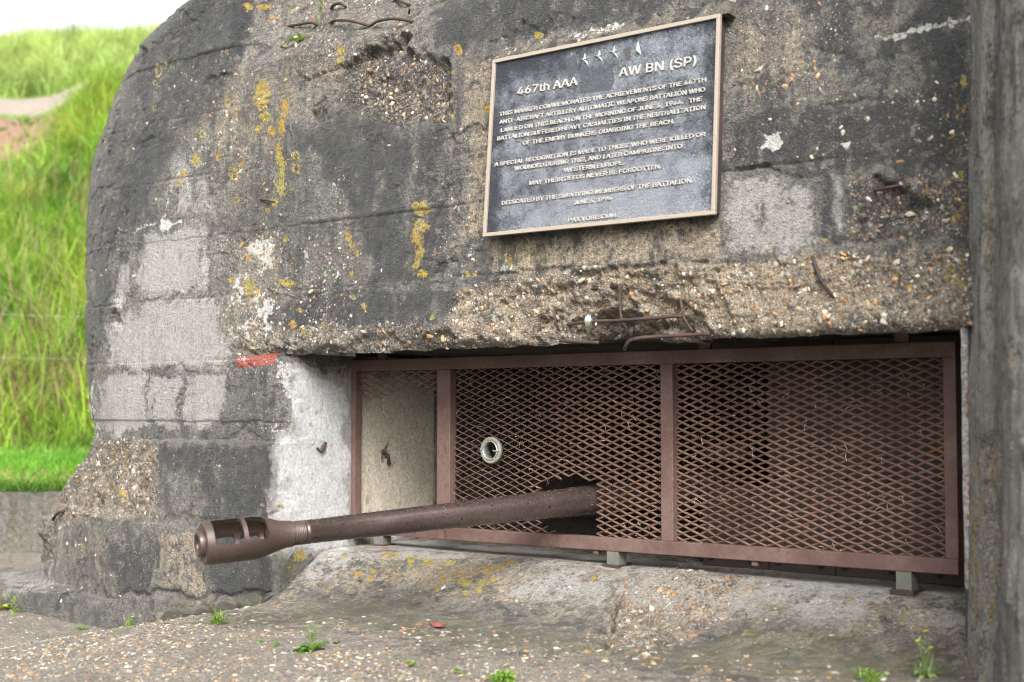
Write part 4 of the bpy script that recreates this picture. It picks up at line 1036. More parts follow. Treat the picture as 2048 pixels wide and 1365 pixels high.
# muzzle brake: hollow body with two windows on each side
out = [(0.0, .064), (.003, .068), (.02, .070), (.16, .070), (.185, .067), (.215, .058), (.25, .048), (.275, .0432), (.293, .0425)]
inn = [(.293, .026), (.26, .027), (.25, .05 * .6), (.232, .036), (.19, .052), (.14, .057), (.014, .057), (.012, .030), (0.0, .030)]
br = lathe("muzzle_brake", out + inn, M['brake'], 72, True)
def cutter(a0, a1, h, ang0, off):
    bm = bmesh.new(); bmesh.ops.create_cube(bm, size=1.0)
    for v in bm.verts: v.co = Vector((v.co.x * (a1 - a0), v.co.y * .4, v.co.z * h))
    ed = [e for e in bm.edges if abs(e.verts[0].co.y - e.verts[1].co.y) > .1]
    bmesh.ops.bevel(bm, geom=ed, offset=.012, segments=5, affect='EDGES', profile=.5)
    dr = math.cos(ang0) * tocam + math.sin(ang0) * upn; pr = np.cross(ax, dr)
    ce = axis_pt((a0 + a1) / 2)
    for v in bm.verts:
        p = ce + v.co.x * ax + v.co.y * dr + v.co.z * pr
        v.co = Vector([float(t) for t in p])
    bmesh.ops.recalc_face_normals(bm, faces=bm.faces[:])
    me = bpy.data.meshes.new("c"); bm.to_mesh(me); bm.free()
    o = bpy.data.objects.new("c", me); COL.objects.link(o); return o
ANG = R_(36)
cs = [cutter(.026, .120, .100, ANG, 0), cutter(.134, .200, .088, ANG, 0)]
for c_ in cs:
    md = br.modifiers.new("b", 'BOOLEAN'); md.operation = 'DIFFERENCE'; md.object = c_; md.solver = 'EXACT'
dg = bpy.context.evaluated_depsgraph_get(); dg.update()
nm = bpy.data.meshes.new_from_object(br.evaluated_get(dg)); br.modifiers.clear(); br.data = nm
for c_ in cs: bpy.data.objects.remove(c_)
nm.materials.clear(); nm.materials.append(M['brake'])
bm = bmesh.new(); bm.from_mesh(nm); bmesh.ops.recalc_face_normals(bm, faces=bm.faces[:])
for e in bm.edges:
    if len(e.link_faces) == 2 and e.calc_face_angle(0) > R_(32): e.smooth = False
for f in bm.faces: f.smooth = True
bm.to_mesh(nm); bm.free()
lathe("muzzle_ring", [(-.016, .041), (-.018, .037), (-.018, .029), (-.010, .026), (.03, .026), (.03, .0415), (-.001, .0425), (-.013, .0425)], M['brake'], 40, True)
lathe("bore", [(.208, .0255), (.30, .0255)], M['plate'], 24)
th = [(.2935, .036)]
for k in range(7):
    a = .2945 + k * .0058; th += [(a, .0375), (a + .002, .0398), (a + .0038, .0398), (a + .0052, .0375)]
lathe("thread_collar", th + [(.337, .036)], M['brake'], 48)
lathe("barrel", [(.3355, .034), (.3362, .0385), (.345, .0395), (.352, .0395), (.353, .0388), (.6, .042), (LEN * .8, .0475), (LEN, .053), (LEN + .25, .056), (LEN + .5, .058), (LEN + 1.2, .06)], M['barrel'], 64)
lathe("recoil_sleeve", [(LEN + .28, .056), (LEN + .281, .078), (LEN + .9, .085), (LEN + .901, .056)], M['plate'], 40)
r = np.random.default_rng(21); nd = 650
aa = np.where(r.random(nd) < .8, r.uniform(.34, LEN * .98, nd), r.uniform(.0, .29, nd)); an = r.normal(R_(62), R_(34), nd)
an[:130] = r.normal(R_(-88), R_(16), 130)
rr = np.where(aa > .3, np.interp(aa, [.353, .6, LEN * .8, LEN], [.0388, .042, .0475, .053]), np.interp(aa, [0, .02, .16, .185, .215, .25, .293], [.066, .070, .070, .067, .058, .048, .0425]))
dirs = np.cos(an)[:, None] * tocam + np.sin(an)[:, None] * upn
win = (aa > .03) & (aa < .2) & (np.abs(an - ANG) < R_(48))
pos = (Mz + aa[:, None] * ax + rr[:, None] * dirs)[~win]
ws = NT("water_drop"); wm = ws.done((.05, .036, .03), 0.06, 0, None, 0.6)
o = pebbles("water_drops", pos, dirs[~win], np.random.default_rng(2).uniform(.0010, .0030, len(pos)), (.4, .7), 8, wm, gun, 2, sink=.2); o['kind'] = 'stuff'
# mount and shield plates close behind the grille
gsx = lambda px, y: float(on_y(px, 900, y)[0])
YS = 0.56
for nm_, a, b_, z0_, z1_ in (("shield_plate", 1537, 1667, ZS + .001, ZL + .012), ("shield_plate", 1669, 1960, ZS + .001, ZL + .012), ("lower_shield_plate", 1405, 1535, ZS + .001, CZ - .26)):
    b = MB(); b.box((gsx(a, YS), YS, z0_), (gsx(b_, YS), YS + .012, z1_)); so = b.build(nm_, M['plate'], gun, bevel=.002)
    xs_ = (gsx(a, YS), gsx(b_, YS))
    for xx in np.arange(xs_[0] + .035, xs_[1] - .02, .16):
        for zc in ((ZS + .035, CZ - .28) if nm_ != "shield_plate" else (ZS + .035, CZ - .22, CZ + .08)):
            b = MB(); b.tube([(xx, YS + .002, zc), (xx, YS - .006, zc), (xx, YS - .010, zc)], [.013, .012, .006], 10); b.build("rivet", M['plate'], so, True)
b = MB(); q = axis_pt(LEN + .75); b.box((q[0] - .13, q[1] - .2, ZS - .02), (q[0] + .13, q[1] + .25, q[2] - .06)); b.build("cradle", M['plate'], gun, bevel=.01)
b = MB(); b.box((q[0] - .09, q[1] - .3, q[2] + .075), (q[0] + .09, q[1] + .25, q[2] + .15)); b.build("recuperator", M['plate'], gun, bevel=.02)

# ------------------------------------------------------------------ commemorative plaque
OFF = -0.055
def on_pl(px, py, off=OFF):
    d = ray(px, py); nrm = np.array([0, 1, -BAT]); return CAM + d * ((off - BAT * ZL - nrm @ CAM) / (nrm @ d))
cTL, cTR, cBR, cBL = on_pl(985, 120), on_pl(1440, 27), on_pl(1429, 429), on_pl(965, 474)
nP = np.array([0, -1, BAT]); nP = nP / np.linalg.norm(nP)
def Q(s, t, dpt=0.0): return (1 - s) * (1 - t) * cBL + s * (1 - t) * cBR + s * t * cTR + (1 - s) * t * cTL + nP * dpt
PW = np.linalg.norm(cBR - cBL); PH = np.linalg.norm(cTL - cBL)
plaque = empty("plaque", Q(.5, 0), "large rectangular bronze plaque with raised lettering and pale border on the bunker wall", "plaque")
ns = NT("dark_bronze_field")
fa = ns.sep(ns.attr("ma"))
v1 = ns.nz(120, 3, .6, dist=1.6); v2 = ns.nz(12, 6, .7); v3 = ns.noise(380, 2, .5)
ox = ns.ss(ns.math('ADD', fa[1], ns.mad(v2, .75, ns.mad(v1, .35, -.55))), .25, 1.0)  # pale film: oxidation, plus sky reflection painted into the colour
cc_ = ns.mix(ox, (.034, .039, .050), (.245, .26, .29))
cc_ = ns.mix(ns.math('MULTIPLY', ns.ss(ns.math('ADD', fa[0], ns.mad(v2, .7, -.35)), .42, .55), .85), cc_, (.075, .082, .095))
cc_ = ns.mix(ns.math('MULTIPLY', ns.ss(ns.math('ADD', fa[2], ns.mad(v1, .3, -.15)), .4, .6), .8), cc_, (.16, .07, .04))
fieldm = ns.done(cc_, ns.mad(v2, .12, .34), .45, ns.bump(ns.math('ADD', ns.ss(v1, .3, .7), ns.math('MULTIPLY', v3, .3)), .85, .0035), .5)
bs = NT("pale_bronze_edge"); v = bs.noise(90, 5, .7); v2 = bs.noise(400, 2, .5)
bordm = bs.done(bs.mix(bs.ss(v, .55, .75), bs.mix(v2, (.27, .225, .18), (.34, .285, .235)), (.19, .178, .165)), .45, .25, bs.bump(v2, .2, .0006))
ls = NT("letter_bronze"); v = ls.noise(160, 4, .7)
letm = ls.done(ls.mix(ls.ss(v, .4, .7), (.41, .38, .345), (.29, .28, .265)), .45, .2)
vs_ = NT("verdigris_bronze"); v = vs_.noise(120, 4, .7)
verm = vs_.done(vs_.mix(v, (.13, .16, .15), (.24, .29, .27)), .5, .3)
bw = .0128
bs_, bt_ = bw / PW, bw / PH
def qbox(bl, s0, t0, s1, t1, d0, d1):
    q = [(s0, t0), (s1, t0), (s1, t1), (s0, t1)]
    bl.add([Q(s, t, d0) for s, t in q] + [Q(s, t, d1) for s, t in q], [(3, 2, 1, 0), (4, 5, 6, 7), (0, 1, 5, 4), (1, 2, 6, 5), (2, 3, 7, 6), (3, 0, 4, 7)])
b = MB(); qbox(b, .012, .016, .988, .984, -.05, -.0085); b.build("backing", M['plate'], plaque)
for s0, t0, s1, t1 in ((0, 0, 1, bt_), (0, 1 - bt_, 1, 1), (0, bt_, bs_, 1 - bt_), (1 - bs_, bt_, 1, 1 - bt_)):
    b = MB(); qbox(b, s0, t0, s1, t1, -.0125, .001); b.build("border", bordm, plaque, bevel=.0012)
nu, nv = 220, 150
U, Tt = np.meshgrid(np.linspace(bs_ * .8, 1 - bs_ * .8, nu), np.linspace(bt_ * .8, 1 - bt_ * .8, nv))
V = np.array([Q(s, t, -.0075) for s, t in zip(U.ravel(), Tt.ravel())])
px, py = project(V); px, py = px.astype(np.float32), py.astype(np.float32)
V += nP * (fbm(V * 70, 3, 3) * .0007)[:, None]
patch = poly_field(px, py, [(1160,142),(1182,134),(1192,142),(1225,128),(1228,160),(1222,180),(1160,188)], 4)
for pp_ in ([(1128,122),(1152,112),(1158,140),(1138,165),(1130,140)], [(1245,102),(1262,90),(1262,120),(1252,125)]): patch = np.maximum(patch, .8 * poly_field(px, py, pp_, 5))
for k in range(46):
    x0, y0 = r.normal(1170, 70), r.normal(305, 45); patch = np.maximum(patch, np.clip(1.5 - np.hypot((px - x0) / r.uniform(2, 6), (py - y0) / r.uniform(1, 3)), 0, 1))
rs = np.zeros(len(px), np.float32)
for x0, y0 in ((1137, 127), (1254, 103), (1212, 143), (1171, 175)): rs = np.maximum(rs, np.clip(1.5 - np.hypot((px - x0) / 2.6, (py - y0) / 2.6), 0, 1)); rs = np.maximum(rs, .45 * (np.abs(px - x0) < 3) * (py > y0) * (py < y0 + 18))
S_, T_ = U.ravel(), Tt.ravel()
oxi_refl = .62 - .55 * sstep(.80, 1.0, T_) * sstep(.6, .1, S_) - .35 * sstep(.12, 0, S_) - .30 * sstep(.9, 1, S_) + .25 * sstep(.5, .15, T_) * sstep(.1, .5, S_) - .2 * sstep(.9, 1., T_)  # oxidation, with a painted sky reflection: dark top, pale lower part
me = mesh_np("field", V, grid_faces(nv, nu)); attr(me, "ma", np.stack([patch, np.clip(oxi_refl, 0, 1), rs], 1)); link("field", me, fieldm, plaque)
TEXT = [("467th AAA", 1033, 190, 1153, 169.5, .030, 22), ("AW BN (SP)", 1236, 153.5, 1390, 129, .034, 25),
 ("THIS MARKER COMMEMORATES THE ACHIEVEMENTS OF THE 467TH", 997, 232, 1410, 163, 0, 11.5), ("ANTI-AIRCRAFT ARTILLERY AUTOMATIC WEAPONS BATTALION WHO", 997, 248, 1408, 182.5, 0, 11.5),
 ("LANDED ON THIS BEACH ON THE MORNING OF JUNE 6, 1944.   THE", 1000, 264.5, 1402, 201.5, 0, 11.5), ("BATTALION SUFFERED HEAVY CASUALTIES IN THE NEUTRALIZATION", 993, 281, 1409, 218, 0, 11.5),
 ("OF THE ENEMY BUNKERS GUARDING THE BEACH.", 1044, 290, 1347, 246, 0, 11.5), ("A SPECIAL RECOGNITION IS MADE TO THOSE WHO WERE KILLED OR", 987, 333, 1409, 272, 0, 11.5),
 ("WOUNDED DURING THIS, AND LATER CAMPAIGNS INTO", 1027, 341, 1362, 296, 0, 11.5), ("WESTERN EUROPE.", 1126, 344.5, 1247, 329, 0, 11.5), ("MAY THEIR DEEDS NEVER BE FORGOTTEN.", 1057, 370, 1321, 336.5, 0, 11.5),
 ("DEDICATED BY THE SURVIVING MEMBERS OF THE BATTALION.", 1002, 410, 1384, 364.5, 0, 11.5), ("JUNE 6, 1994", 1146, 409.5, 1221, 400, 0, 11.5), ("PAX VOBISCUM", 1135, 444.5, 1229, 434, 0, 11.5)]
exP = (cBR - cBL) / PW
try:                                        # Blender's own interface face, else its default one
    import os
    FONT = bpy.data.fonts.load(os.path.join(bpy.utils.system_resource('DATAFILES'), 'fonts', 'Inter.woff2'))
except Exception:
    FONT = None
for body, ax_, ay_, bx_, by_, _, cap in TEXT:
    cu = bpy.data.curves.new("t", 'FONT'); cu.body = body; cu.size = 1.0; cu.offset = 0.0; cu.bevel_depth = .007; cu.bevel_resolution = 0
    if FONT: cu.font = FONT
    cu.extrude = .5; # cu.extrude = .5; cu.resolution_u = 3
    t = bpy.data.objects.new("t", cu); COL.objects.link(t); me = baked(t)
    v = coords(me).astype(np.float64)
    p0, p1 = on_pl(ax_, ay_), on_pl(bx_, by_)
    e = p1 - p0; Wt = np.linalg.norm(e); e /= Wt
    upv = np.cross(nP, e) * 1.0; upv = upv if upv[2] > 0 else -upv
    mid = (p0 + p1) / 2; q1 = on_pl((ax_ + bx_) / 2, (ay_ + by_) / 2 - cap); hcap = abs((q1 - mid) @ upv)
    capu = 0.69 if FONT is None else 0.727
    xn = (v[:, 0] - v[:, 0].min()) / (v[:, 0].max() - v[:, 0].min()); yn = v[:, 1] / capu; zn = (v[:, 2] + .5)
    W_ = p0 + xn[:, None] * Wt * e + (yn * hcap)[:, None] * upv + nP * (zn * .0055 - .0085)[:, None]
    me.vertices.foreach_set("co", W_.astype(np.float32).ravel()); me.update()
    me.name = "inscription"; me.polygons.foreach_set("use_smooth", np.zeros(len(me.polygons), bool))
    link("inscription", me, letm, plaque)
def badge(name, pts, cpx, h):
    b = MB(); ctr = on_pl(*cpx) + nP * h
    rimv = [on_pl(*p) - nP * .008 for p in pts]; n = len(pts)
    b.add([ctr] + rimv, [(0, 1 + i, 1 + (i + 1) % n) for i in range(n)]); b.build(name, verm, plaque)
for cx_, cy_ in ((1167, 120), (1196, 113), (1226, 105)):
    pts = []
    for k in range(10):
        a = math.pi / 2 + k * math.pi / 5; rr_ = 15.5 if k % 2 == 0 else 5.5
        dx = rr_ * math.cos(a) * .86; pts.append((cx_ + dx, cy_ - rr_ * math.sin(a) - .17 * dx))
    badge("star", pts, (cx_, cy_), .003)
badge("arrowhead", [(1273.5, 79), (1280, 109), (1273, 105.5), (1266, 113)], (1273, 101), .003)
# mortar fillet above the plaque
b = MB(); n_ = 60; vs = []
for i in range(n_ + 1):
    s = -.01 + 1.035 * i / n_; jag = .006 * math.sin(i * 1.3) + .004 * math.sin(i * 3.1)
    vs += [Q(s, 1.0, -.012), Q(s, 1.0, -.08), Q(s + .006, 1.0, -.055) + np.array([0, .0, .058 + jag]), Q(s, 1.0, -.012) + np.array([0, .003, .004])]
fs = [(i * 4 + a, i * 4 + (a + 1) % 4, (i + 1) * 4 + (a + 1) % 4, (i + 1) * 4 + a) for i in range(n_) for a in range(4)] + [(0, 1, 2, 3), (n_ * 4 + 3, n_ * 4 + 2, n_ * 4 + 1, n_ * 4)]
b.add(vs, fs); mo = b.build("mortar_fillet", M['stone'], bunker, smooth=False)
bm = bmesh.new(); bm.from_mesh(mo.data); bmesh.ops.subdivide_edges(bm, edges=bm.edges[:], cuts=3, use_grid_fill=True); bm.to_mesh(mo.data); bm.free()
V = coords(mo.data).astype(np.float64); V += (fbm(V * 20, 3, 4) * .003)[:, None] * nP; mo.data.vertices.foreach_set("co", V.astype(np.float32).ravel()); mo.data.update()
n = len(V); sp = np.clip(fbm(V * np.array([16, 30, 30]), 3, 14) * 1.6 + .35, 0, 1)
put_stain(mo.data, np.tile([[.5, .1, .1]], (n, 1)), np.stack([np.full(n, .1), np.zeros(n), sp * .95], 1), np.zeros((n, 3)))

# ------------------------------------------------------------------ broken reinforcement
def wall_y(x, z):
    return BAT * max(0, z - ZL) + float(lean(x, z))
def on_wall(px, py, off=0.0):
    y = 0.0
    for _ in range(5):
        p = on_y(px, py, y + off); y = wall_y(p[0], p[2])
    return on_y(px, py, y + off)
REBAR = [([(1165,580,.05),(1200,576,.028),(1246,571,.03)], .0058), ([(1245,548,.05),(1243,570,.02),(1240,600,.02),(1242,632,.02),(1250,652,.03),(1262,672,.06)], .0048), ([(1114,608,.06),(1110,628,.03),(1111,645,.03),(1118,662,.05)], .0048),
 ([(1135,650,.05),(1180,644,.018),(1240,641,.02),(1300,637,.028),(1368,632,.03)], .0056), ([(1358,585,.05),(1363,610,.025),(1368,636,.03),(1386,664,.05)], .0046), ([(1250,700,.03),(1253,690,.015),(1262,681,.012),(1285,676,.012),(1330,673,.02),(1420,668,.03)], .0062),
 ([(1120,682,.03),(1160,684,.015),(1198,686,.02)], .006), ([(1623,505,.02),(1632,535,-.004),(1645,565,-.004),(1668,596,.02)], .005), ([(655,52,.03),(668,42,-.03),(700,42,-.04),(738,52,.0)], .0058), ([(740,53,.0),(758,42,-.03),(790,38,-.04),(828,44,.0)], .0058),
 ([(572,54,.02),(600,49,-.02),(626,46,-.02),(638,56,.02)], .0058), ([(660,26,.03),(666,12,-.02),(680,7,-.03),(692,14,-.01)], .006), ([(775,-8,.02),(800,2,-.02),(822,12,.02)], .006), ([(818,32,.02),(819,18,-.02)], .004),
 ([(515,399,.02),(535,401,-.008),(558,406,.01)], .004), ([(1745,382,.02),(1775,376,-.008),(1805,370,.02)], .005), ([(106,1040,.16),(112,1030,.10),(124,1023,.09),(166,1018,.14)], .0075), ([(198,1022,.14),(206,1010,.13),(212,1006,.16)], .006)]
for pts, rd in REBAR:
    b = MB(); ctrl = [(on_wall(x, y, o_) if x > 250 else on_y(x, y, o_)) for x, y, o_ in pts]
    fine = []
    for i in range(len(ctrl) - 1):
        p0, p1_, p2, p3 = ctrl[max(i - 1, 0)], ctrl[i], ctrl[i + 1], ctrl[min(i + 2, len(ctrl) - 1)]
        for t in np.linspace(0, 1, 5, endpoint=False):
            fine.append(.5 * (2 * p1_ + (p2 - p0) * t + (2 * p0 - 5 * p1_ + 4 * p2 - p3) * t * t + (3 * p1_ - p0 - 3 * p2 + p3) * t ** 3))
    fine.append(ctrl[-1]); rr_ = [rd * (1 + .13 * math.sin(i * 2.1 + len(pts))) for i in range(len(fine))]
    b.tube(fine, rr_, 9); b.build("rebar", M['rebar'], bunker, True)
for (xp, yp, dx, dz, x_off) in ((772, 906, .012, -.05, .004), (638, 898, .03, .025, .004)):
    d_ = ray(xp, yp); p = CAM + d_ * ((XC + x_off - CAM[0]) / d_[0])
    b = MB(); b.tube([p + np.array([-.01, 0, 0]), p + np.array([.006, .006, -.01]), p + np.array([.008, dx, dz])], [.008, .008, .007], 8); b.build("rebar", M['rebar'], bunker, True)
c = on_wall(1182, 643, .018)
rings = empty("steel_ring_bundle", c, "shiny steel ring bundle threaded on the rusty bar below the plaque", "metal rings")
for k, (rr_, off) in enumerate(((.026, -.007), (.0295, 0.0), (.026, .007))):
    V = []; n1_, n2_ = 28, 10
    for i in range(n1_):
        a = 2 * math.pi * i / n1_
        for j in range(n2_):
            bb_ = 2 * math.pi * j / n2_; q_ = rr_ - .004 + .0042 * math.cos(bb_); V.append((off + .0042 * math.sin(bb_), q_ * math.cos(a) * .9, q_ * math.sin(a)))
    Fc = [(i * n2_ + j, ((i + 1) % n1_) * n2_ + j, ((i + 1) % n1_) * n2_ + (j + 1) % n2_, i * n2_ + (j + 1) % n2_) for i in range(n1_) for j in range(n2_)]
    me = bpy.data.meshes.new("ring"); me.from_pydata(V, [], Fc); me.update(); me.polygons.foreach_set("use_smooth", [True] * len(Fc)); link("ring", me, M['chrome'], rings, (0, 0, 0))
b = MB(); b.tube([(-.009, 0, 0), (.009, 0, 0)], .021, 16); b.build("hub", M['chrome'], rings, True, loc=(0, 0, 0))
#PART6

# ------------------------------------------------------------------ hillside behind, retaining wall, fence
def bpt(X, Z, h): return np.array([0, CAM[1], CZ]) + X * Rt + Z * fh + np.array([0, 0, h])
HZ = np.array([9.5, 12.3, 12.9, 15.0, 17.5, 18.0, 18.6, 19.0, 19.9, 22.0, 24.0, 27.0, 60.0])
HH = np.array([-.54, -.44, .10, 1.45, 3.08, 3.20, 3.85, 4.02, 4.40, 5.55, 6.35, 6.6, 6.2])
HH2 = np.array([-.54, -.44, .10, 1.50, 3.25, 3.60, 3.98, 4.25, 4.70, 5.65, 6.35, 6.6, 6.2])
def hill_h(X, Z):
    k = sstep(-6.6, -5.4, X + .4 * np.sin(Z))
    h = np.interp(Z, HZ, HH) * (1 - k) + np.interp(Z, HZ, HH2) * k
    q = np.stack([np.ravel(X), np.ravel(Z), np.zeros(np.size(X))], 1)
    a = sstep(12.5, 14, np.ravel(Z))
    return h + (a * (fbm(q * .45, 3, 5) * .22 + fbm(q * 1.6, 3, 6) * .10)).reshape(np.shape(X)) + .10 * np.sin(X * .9) * sstep(20, 24, Z)
Xs = np.arange(-18, 12, .16); Zs = np.concatenate([np.arange(9.62, 26, .12), np.arange(26, 60, 2)])
XX, ZZ = np.meshgrid(Xs, Zs)
hh = hill_h(XX, ZZ)
V = np.array([0, CAM[1], CZ])[None] + XX.ravel()[:, None] * Rt + ZZ.ravel()[:, None] * fh + np.outer(hh.ravel(), UPW)
soil = sstep(17.4, 17.8, ZZ) * sstep(19.0, 18.8, ZZ) * sstep(-5.6, -6.4, XX); soil = (soil.ravel() * sstep(-.5, -.1, fbm(V * 1.3, 3, 3)))
pathm = (sstep(18.95, 19.08, ZZ) * sstep(19.95, 19.8, ZZ) * sstep(-5.7, -6.2, XX)).ravel()
nz = fbm(V * 2.2, 3, 7)[:, None]; g0 = np.array([.085, .135, .022]) * (1 + .35 * nz)
c = g0 * (1 - soil[:, None]) + np.array([.16, .098, .068]) * soil[:, None]
c = c * (1 - pathm[:, None]) + np.array([.19, .158, .135]) * pathm[:, None]
me = mesh_np("hillside", V, grid_faces(len(Zs), len(Xs))); attr(me, "col", c)
hill = link("hillside", me, attr_mat("hill_soil", .9, 14, .6)); hill['kind'] = 'structure'
b = MB(); b.add([(-900, -900, CZ - 1.42), (900, -900, CZ - 1.42), (900, 900, CZ - 1.42), (-900, 900, CZ - 1.42)], [(0, 1, 2, 3)])
to = b.build("terrain", M['grass']); attr(to.data, "col", np.tile([.10, .13, .04], (4, 1))); to['kind'] = 'structure'

def blades(name, base, length, width, lean, col, seed, mat, nseg=3):
    r = np.random.default_rng(seed); n = len(base)
    az = r.uniform(0, 2 * math.pi, n); d = np.stack([np.cos(az), np.sin(az), 0 * az], 1)
    fa = r.uniform(0, 2 * math.pi, n); sd = np.stack([np.cos(fa), np.sin(fa), 0 * az], 1)
    rows = []
    for k in range(nseg + 1):
        t = k / nseg; ctr = base + d * (lean * length * t * t)[:, None] + np.outer(length * (t - .35 * lean * t * t), UPW)
        w = (width * (1 - t) ** .7)[:, None] * sd * .5
        rows += [ctr - w, ctr + w] if k < nseg else [ctr]
    m = 2 * nseg + 1; V = np.stack(rows, 1).reshape(-1, 3)
    f = []
    for k in range(nseg - 1): f += [(2 * k, 2 * k + 1, 2 * k + 3), (2 * k, 2 * k + 3, 2 * k + 2)]
    f.append((2 * nseg - 2, 2 * nseg - 1, 2 * nseg))
    F = np.array(f)[None] + (np.arange(n) * m)[:, None, None]
    me = mesh_np(name, V, F.reshape(-1, 3), True)
    sh = np.tile(np.repeat(np.linspace(.85, 1.12, nseg + 1), [2] * nseg + [1]), n)[:, None]
    attr(me, "col", np.repeat(col, m, 0) * sh); return link(name, me, mat)
r = np.random.default_rng(31)
NB = 100000
Z = 12.4 + 12.2 * r.random(NB) ** .9; X = Z * r.uniform(-.43, -.15, NB)
hz = hill_h(X, Z); B_ = bpt(0, 0, 0)[None] + X[:, None] * Rt + Z[:, None] * fh + np.outer(hz - .02, UPW)
so = sstep(17.4, 17.8, Z) * sstep(19.0, 18.8, Z) * sstep(-5.6, -6.4, X) * (.8 + .2 * (fbm(B_ * 1.3, 3, 3) > -.1)); pm = (Z > 18.9) & (Z < 19.95) & (X < -5.8)
kp = (r.random(NB) > so * .93) & ~pm
B_, X, Z = B_[kp], X[kp], Z[kp]; n = len(B_)
pn = fbm(B_ * .8, 3, 77); pn2 = fbm(B_ * 2.4, 3, 78)
mixn = np.clip(.5 + .9 * pn + .35 * pn2 + r.normal(0, .18, n), 0, 1)[:, None]
c = np.array([.085, .20, .018]) * (1 - mixn) + np.array([.26, .375, .040]) * mixn
upr = sstep(18.5, 21, Z)[:, None]; c = c * (1 - .75 * upr) + np.array([.33, .40, .13]) * .75 * upr * (1 + .4 * pn2[:, None])
low = (sstep(15.6, 13.2, Z) * (pn2 > -.1) * (r.random(n) < .27))[:, None]; c = c * (1 - low) + np.array([.24, .16, .085]) * low
mid = ((np.abs(Z - 17.2) < 1.6) * (pn2 > .12) * (r.random(n) < .22))[:, None]; c = c * (1 - mid) + np.array([.27, .19, .05]) * mid
c = c * r.uniform(.8, 1.2, (n, 1))
pn3 = fbm(B_ * 4.5, 2, 79)
ln_ = r.uniform(.16, .5, n) * (1 - .6 * sstep(16.0, 17.0, Z) * sstep(19.2, 18.8, Z) * sstep(-5.5, -6.2, X)) * np.clip(1 + .6 * pn + .9 * pn3, .35, 2) * (1 - .25 * upr[:, 0])
c = c * np.clip(1 + .9 * pn3[:, None], .55, 1.5)
gro = blades("tall_grass", B_, ln_, r.uniform(.008, .022, n), r.uniform(.1, 1.5, n), c, 4, M['grass'])
tag(gro, "tall bright green grass covering the hillside behind the bunker", "grass", kind='stuff')
n = 9000; Z = 12.5 + 9 * r.random(n) ** 1.6; X = Z * r.uniform(-.43, -.17, n); B_ = bpt(0, 0, 0)[None] + X[:, None] * Rt + Z[:, None] * fh + np.outer(hill_h(X, Z), UPW)
k_ = (fbm(B_ * 1.6, 2, 88) > .05) & ~((Z > 18.8) & (Z < 20) & (X < -5.8)); B_ = B_[k_]; n = len(B_)
gro = blades("broad_leaved_herbs", B_, r.uniform(.08, .24, n), r.uniform(.03, .07, n), r.uniform(.5, 2.0, n), np.array([.06, .15, .02]) * r.uniform(.6, 1.8, (n, 1)) * np.array([1.2, 1, 1]), 14, M['grass'])
tag(gro, "dark broad-leaved herbs in patches between the tall grass on the hillside", "herbs", kind='stuff')
n = 22000; Z = r.uniform(9.55, 12.5, n); X = Z * r.uniform(-.46, -.16, n); hz = hill_h(X, np.maximum(Z, 9.63))
B_ = bpt(0, 0, 0)[None] + X[:, None] * Rt + Z[:, None] * fh + np.outer(hz - .01, UPW)
m_ = np.clip(.5 + fbm(B_ * 2, 3, 9) + r.normal(0, .2, n), 0, 1)[:, None]
c = np.array([.06, .20, .012]) * (1 - m_) + np.array([.16, .34, .025]) * m_; dry = ((Z < 10.4) & (r.random(n) < .35))[:, None]; c = c * ~dry + np.array([.30, .25, .09]) * dry
gro = blades("short_grass", B_, r.uniform(.06, .17, n), r.uniform(.007, .013, n), r.uniform(.3, 1.3, n), c, 5, M['grass'])
tag(gro, "short green grass on the terrace above the low grey retaining wall", "grass", kind='stuff')
n = 700; Z = np.full(n, 9.5) + r.normal(0, .05, n); X = Z * r.uniform(-.46, -.2, n); X = X[fbm(np.stack([X * 1.3, Z, Z], 1), 2, 3) > -.05]; n = len(X); Z = Z[:n]
B_ = bpt(0, 0, 0)[None] + X[:, None] * Rt + Z[:, None] * fh + np.outer(np.full(n, -.54), UPW)
gro = blades("overhanging_grass", B_, r.uniform(.12, .26, n), r.uniform(.006, .012, n), r.uniform(1.2, 2.6, n), np.array([.07, .19, .012]) * r.uniform(.7, 1.4, (n, 1)), 6, M['grass'])
tag(gro, "green grass hanging over the top edge of the retaining wall", "grass", kind='stuff')
n = 1100; Z = 12.6 + 5 * r.random(n) ** 1.7; X = Z * r.uniform(-.42, -.18, n); B_ = bpt(0, 0, 0)[None] + X[:, None] * Rt + Z[:, None] * fh + np.outer(hill_h(X, Z), UPW)
gro = blades("dry_stalks", B_, r.uniform(.5, .95, n), r.uniform(.006, .012, n), r.uniform(.1, .5, n), np.array([.25, .17, .10]) * r.uniform(.7, 1.3, (n, 1)), 7, M['grass'], 4)
tag(gro, "dry brown seed stalks among the grass low on the hillside", "grass", kind='stuff')
n = 260; Z = r.uniform(23.2, 25, n); X = Z * r.uniform(-.4, -.2, n); X = X + .5 * np.sin(X * 3); B_ = bpt(0, 0, 0)[None] + X[:, None] * Rt + Z[:, None] * fh + np.outer(hill_h(X, Z), UPW)
gro = blades("skyline_stalks", B_, r.uniform(.3, .85, n), r.uniform(.008, .016, n), r.uniform(.05, .3, n), np.array([.17, .19, .12]) * r.uniform(.7, 1.3, (n, 1)), 8, M['grass'], 4)
tag(gro, "thin grey-green stalks standing along the skyline of the hill", "grass", kind='stuff')

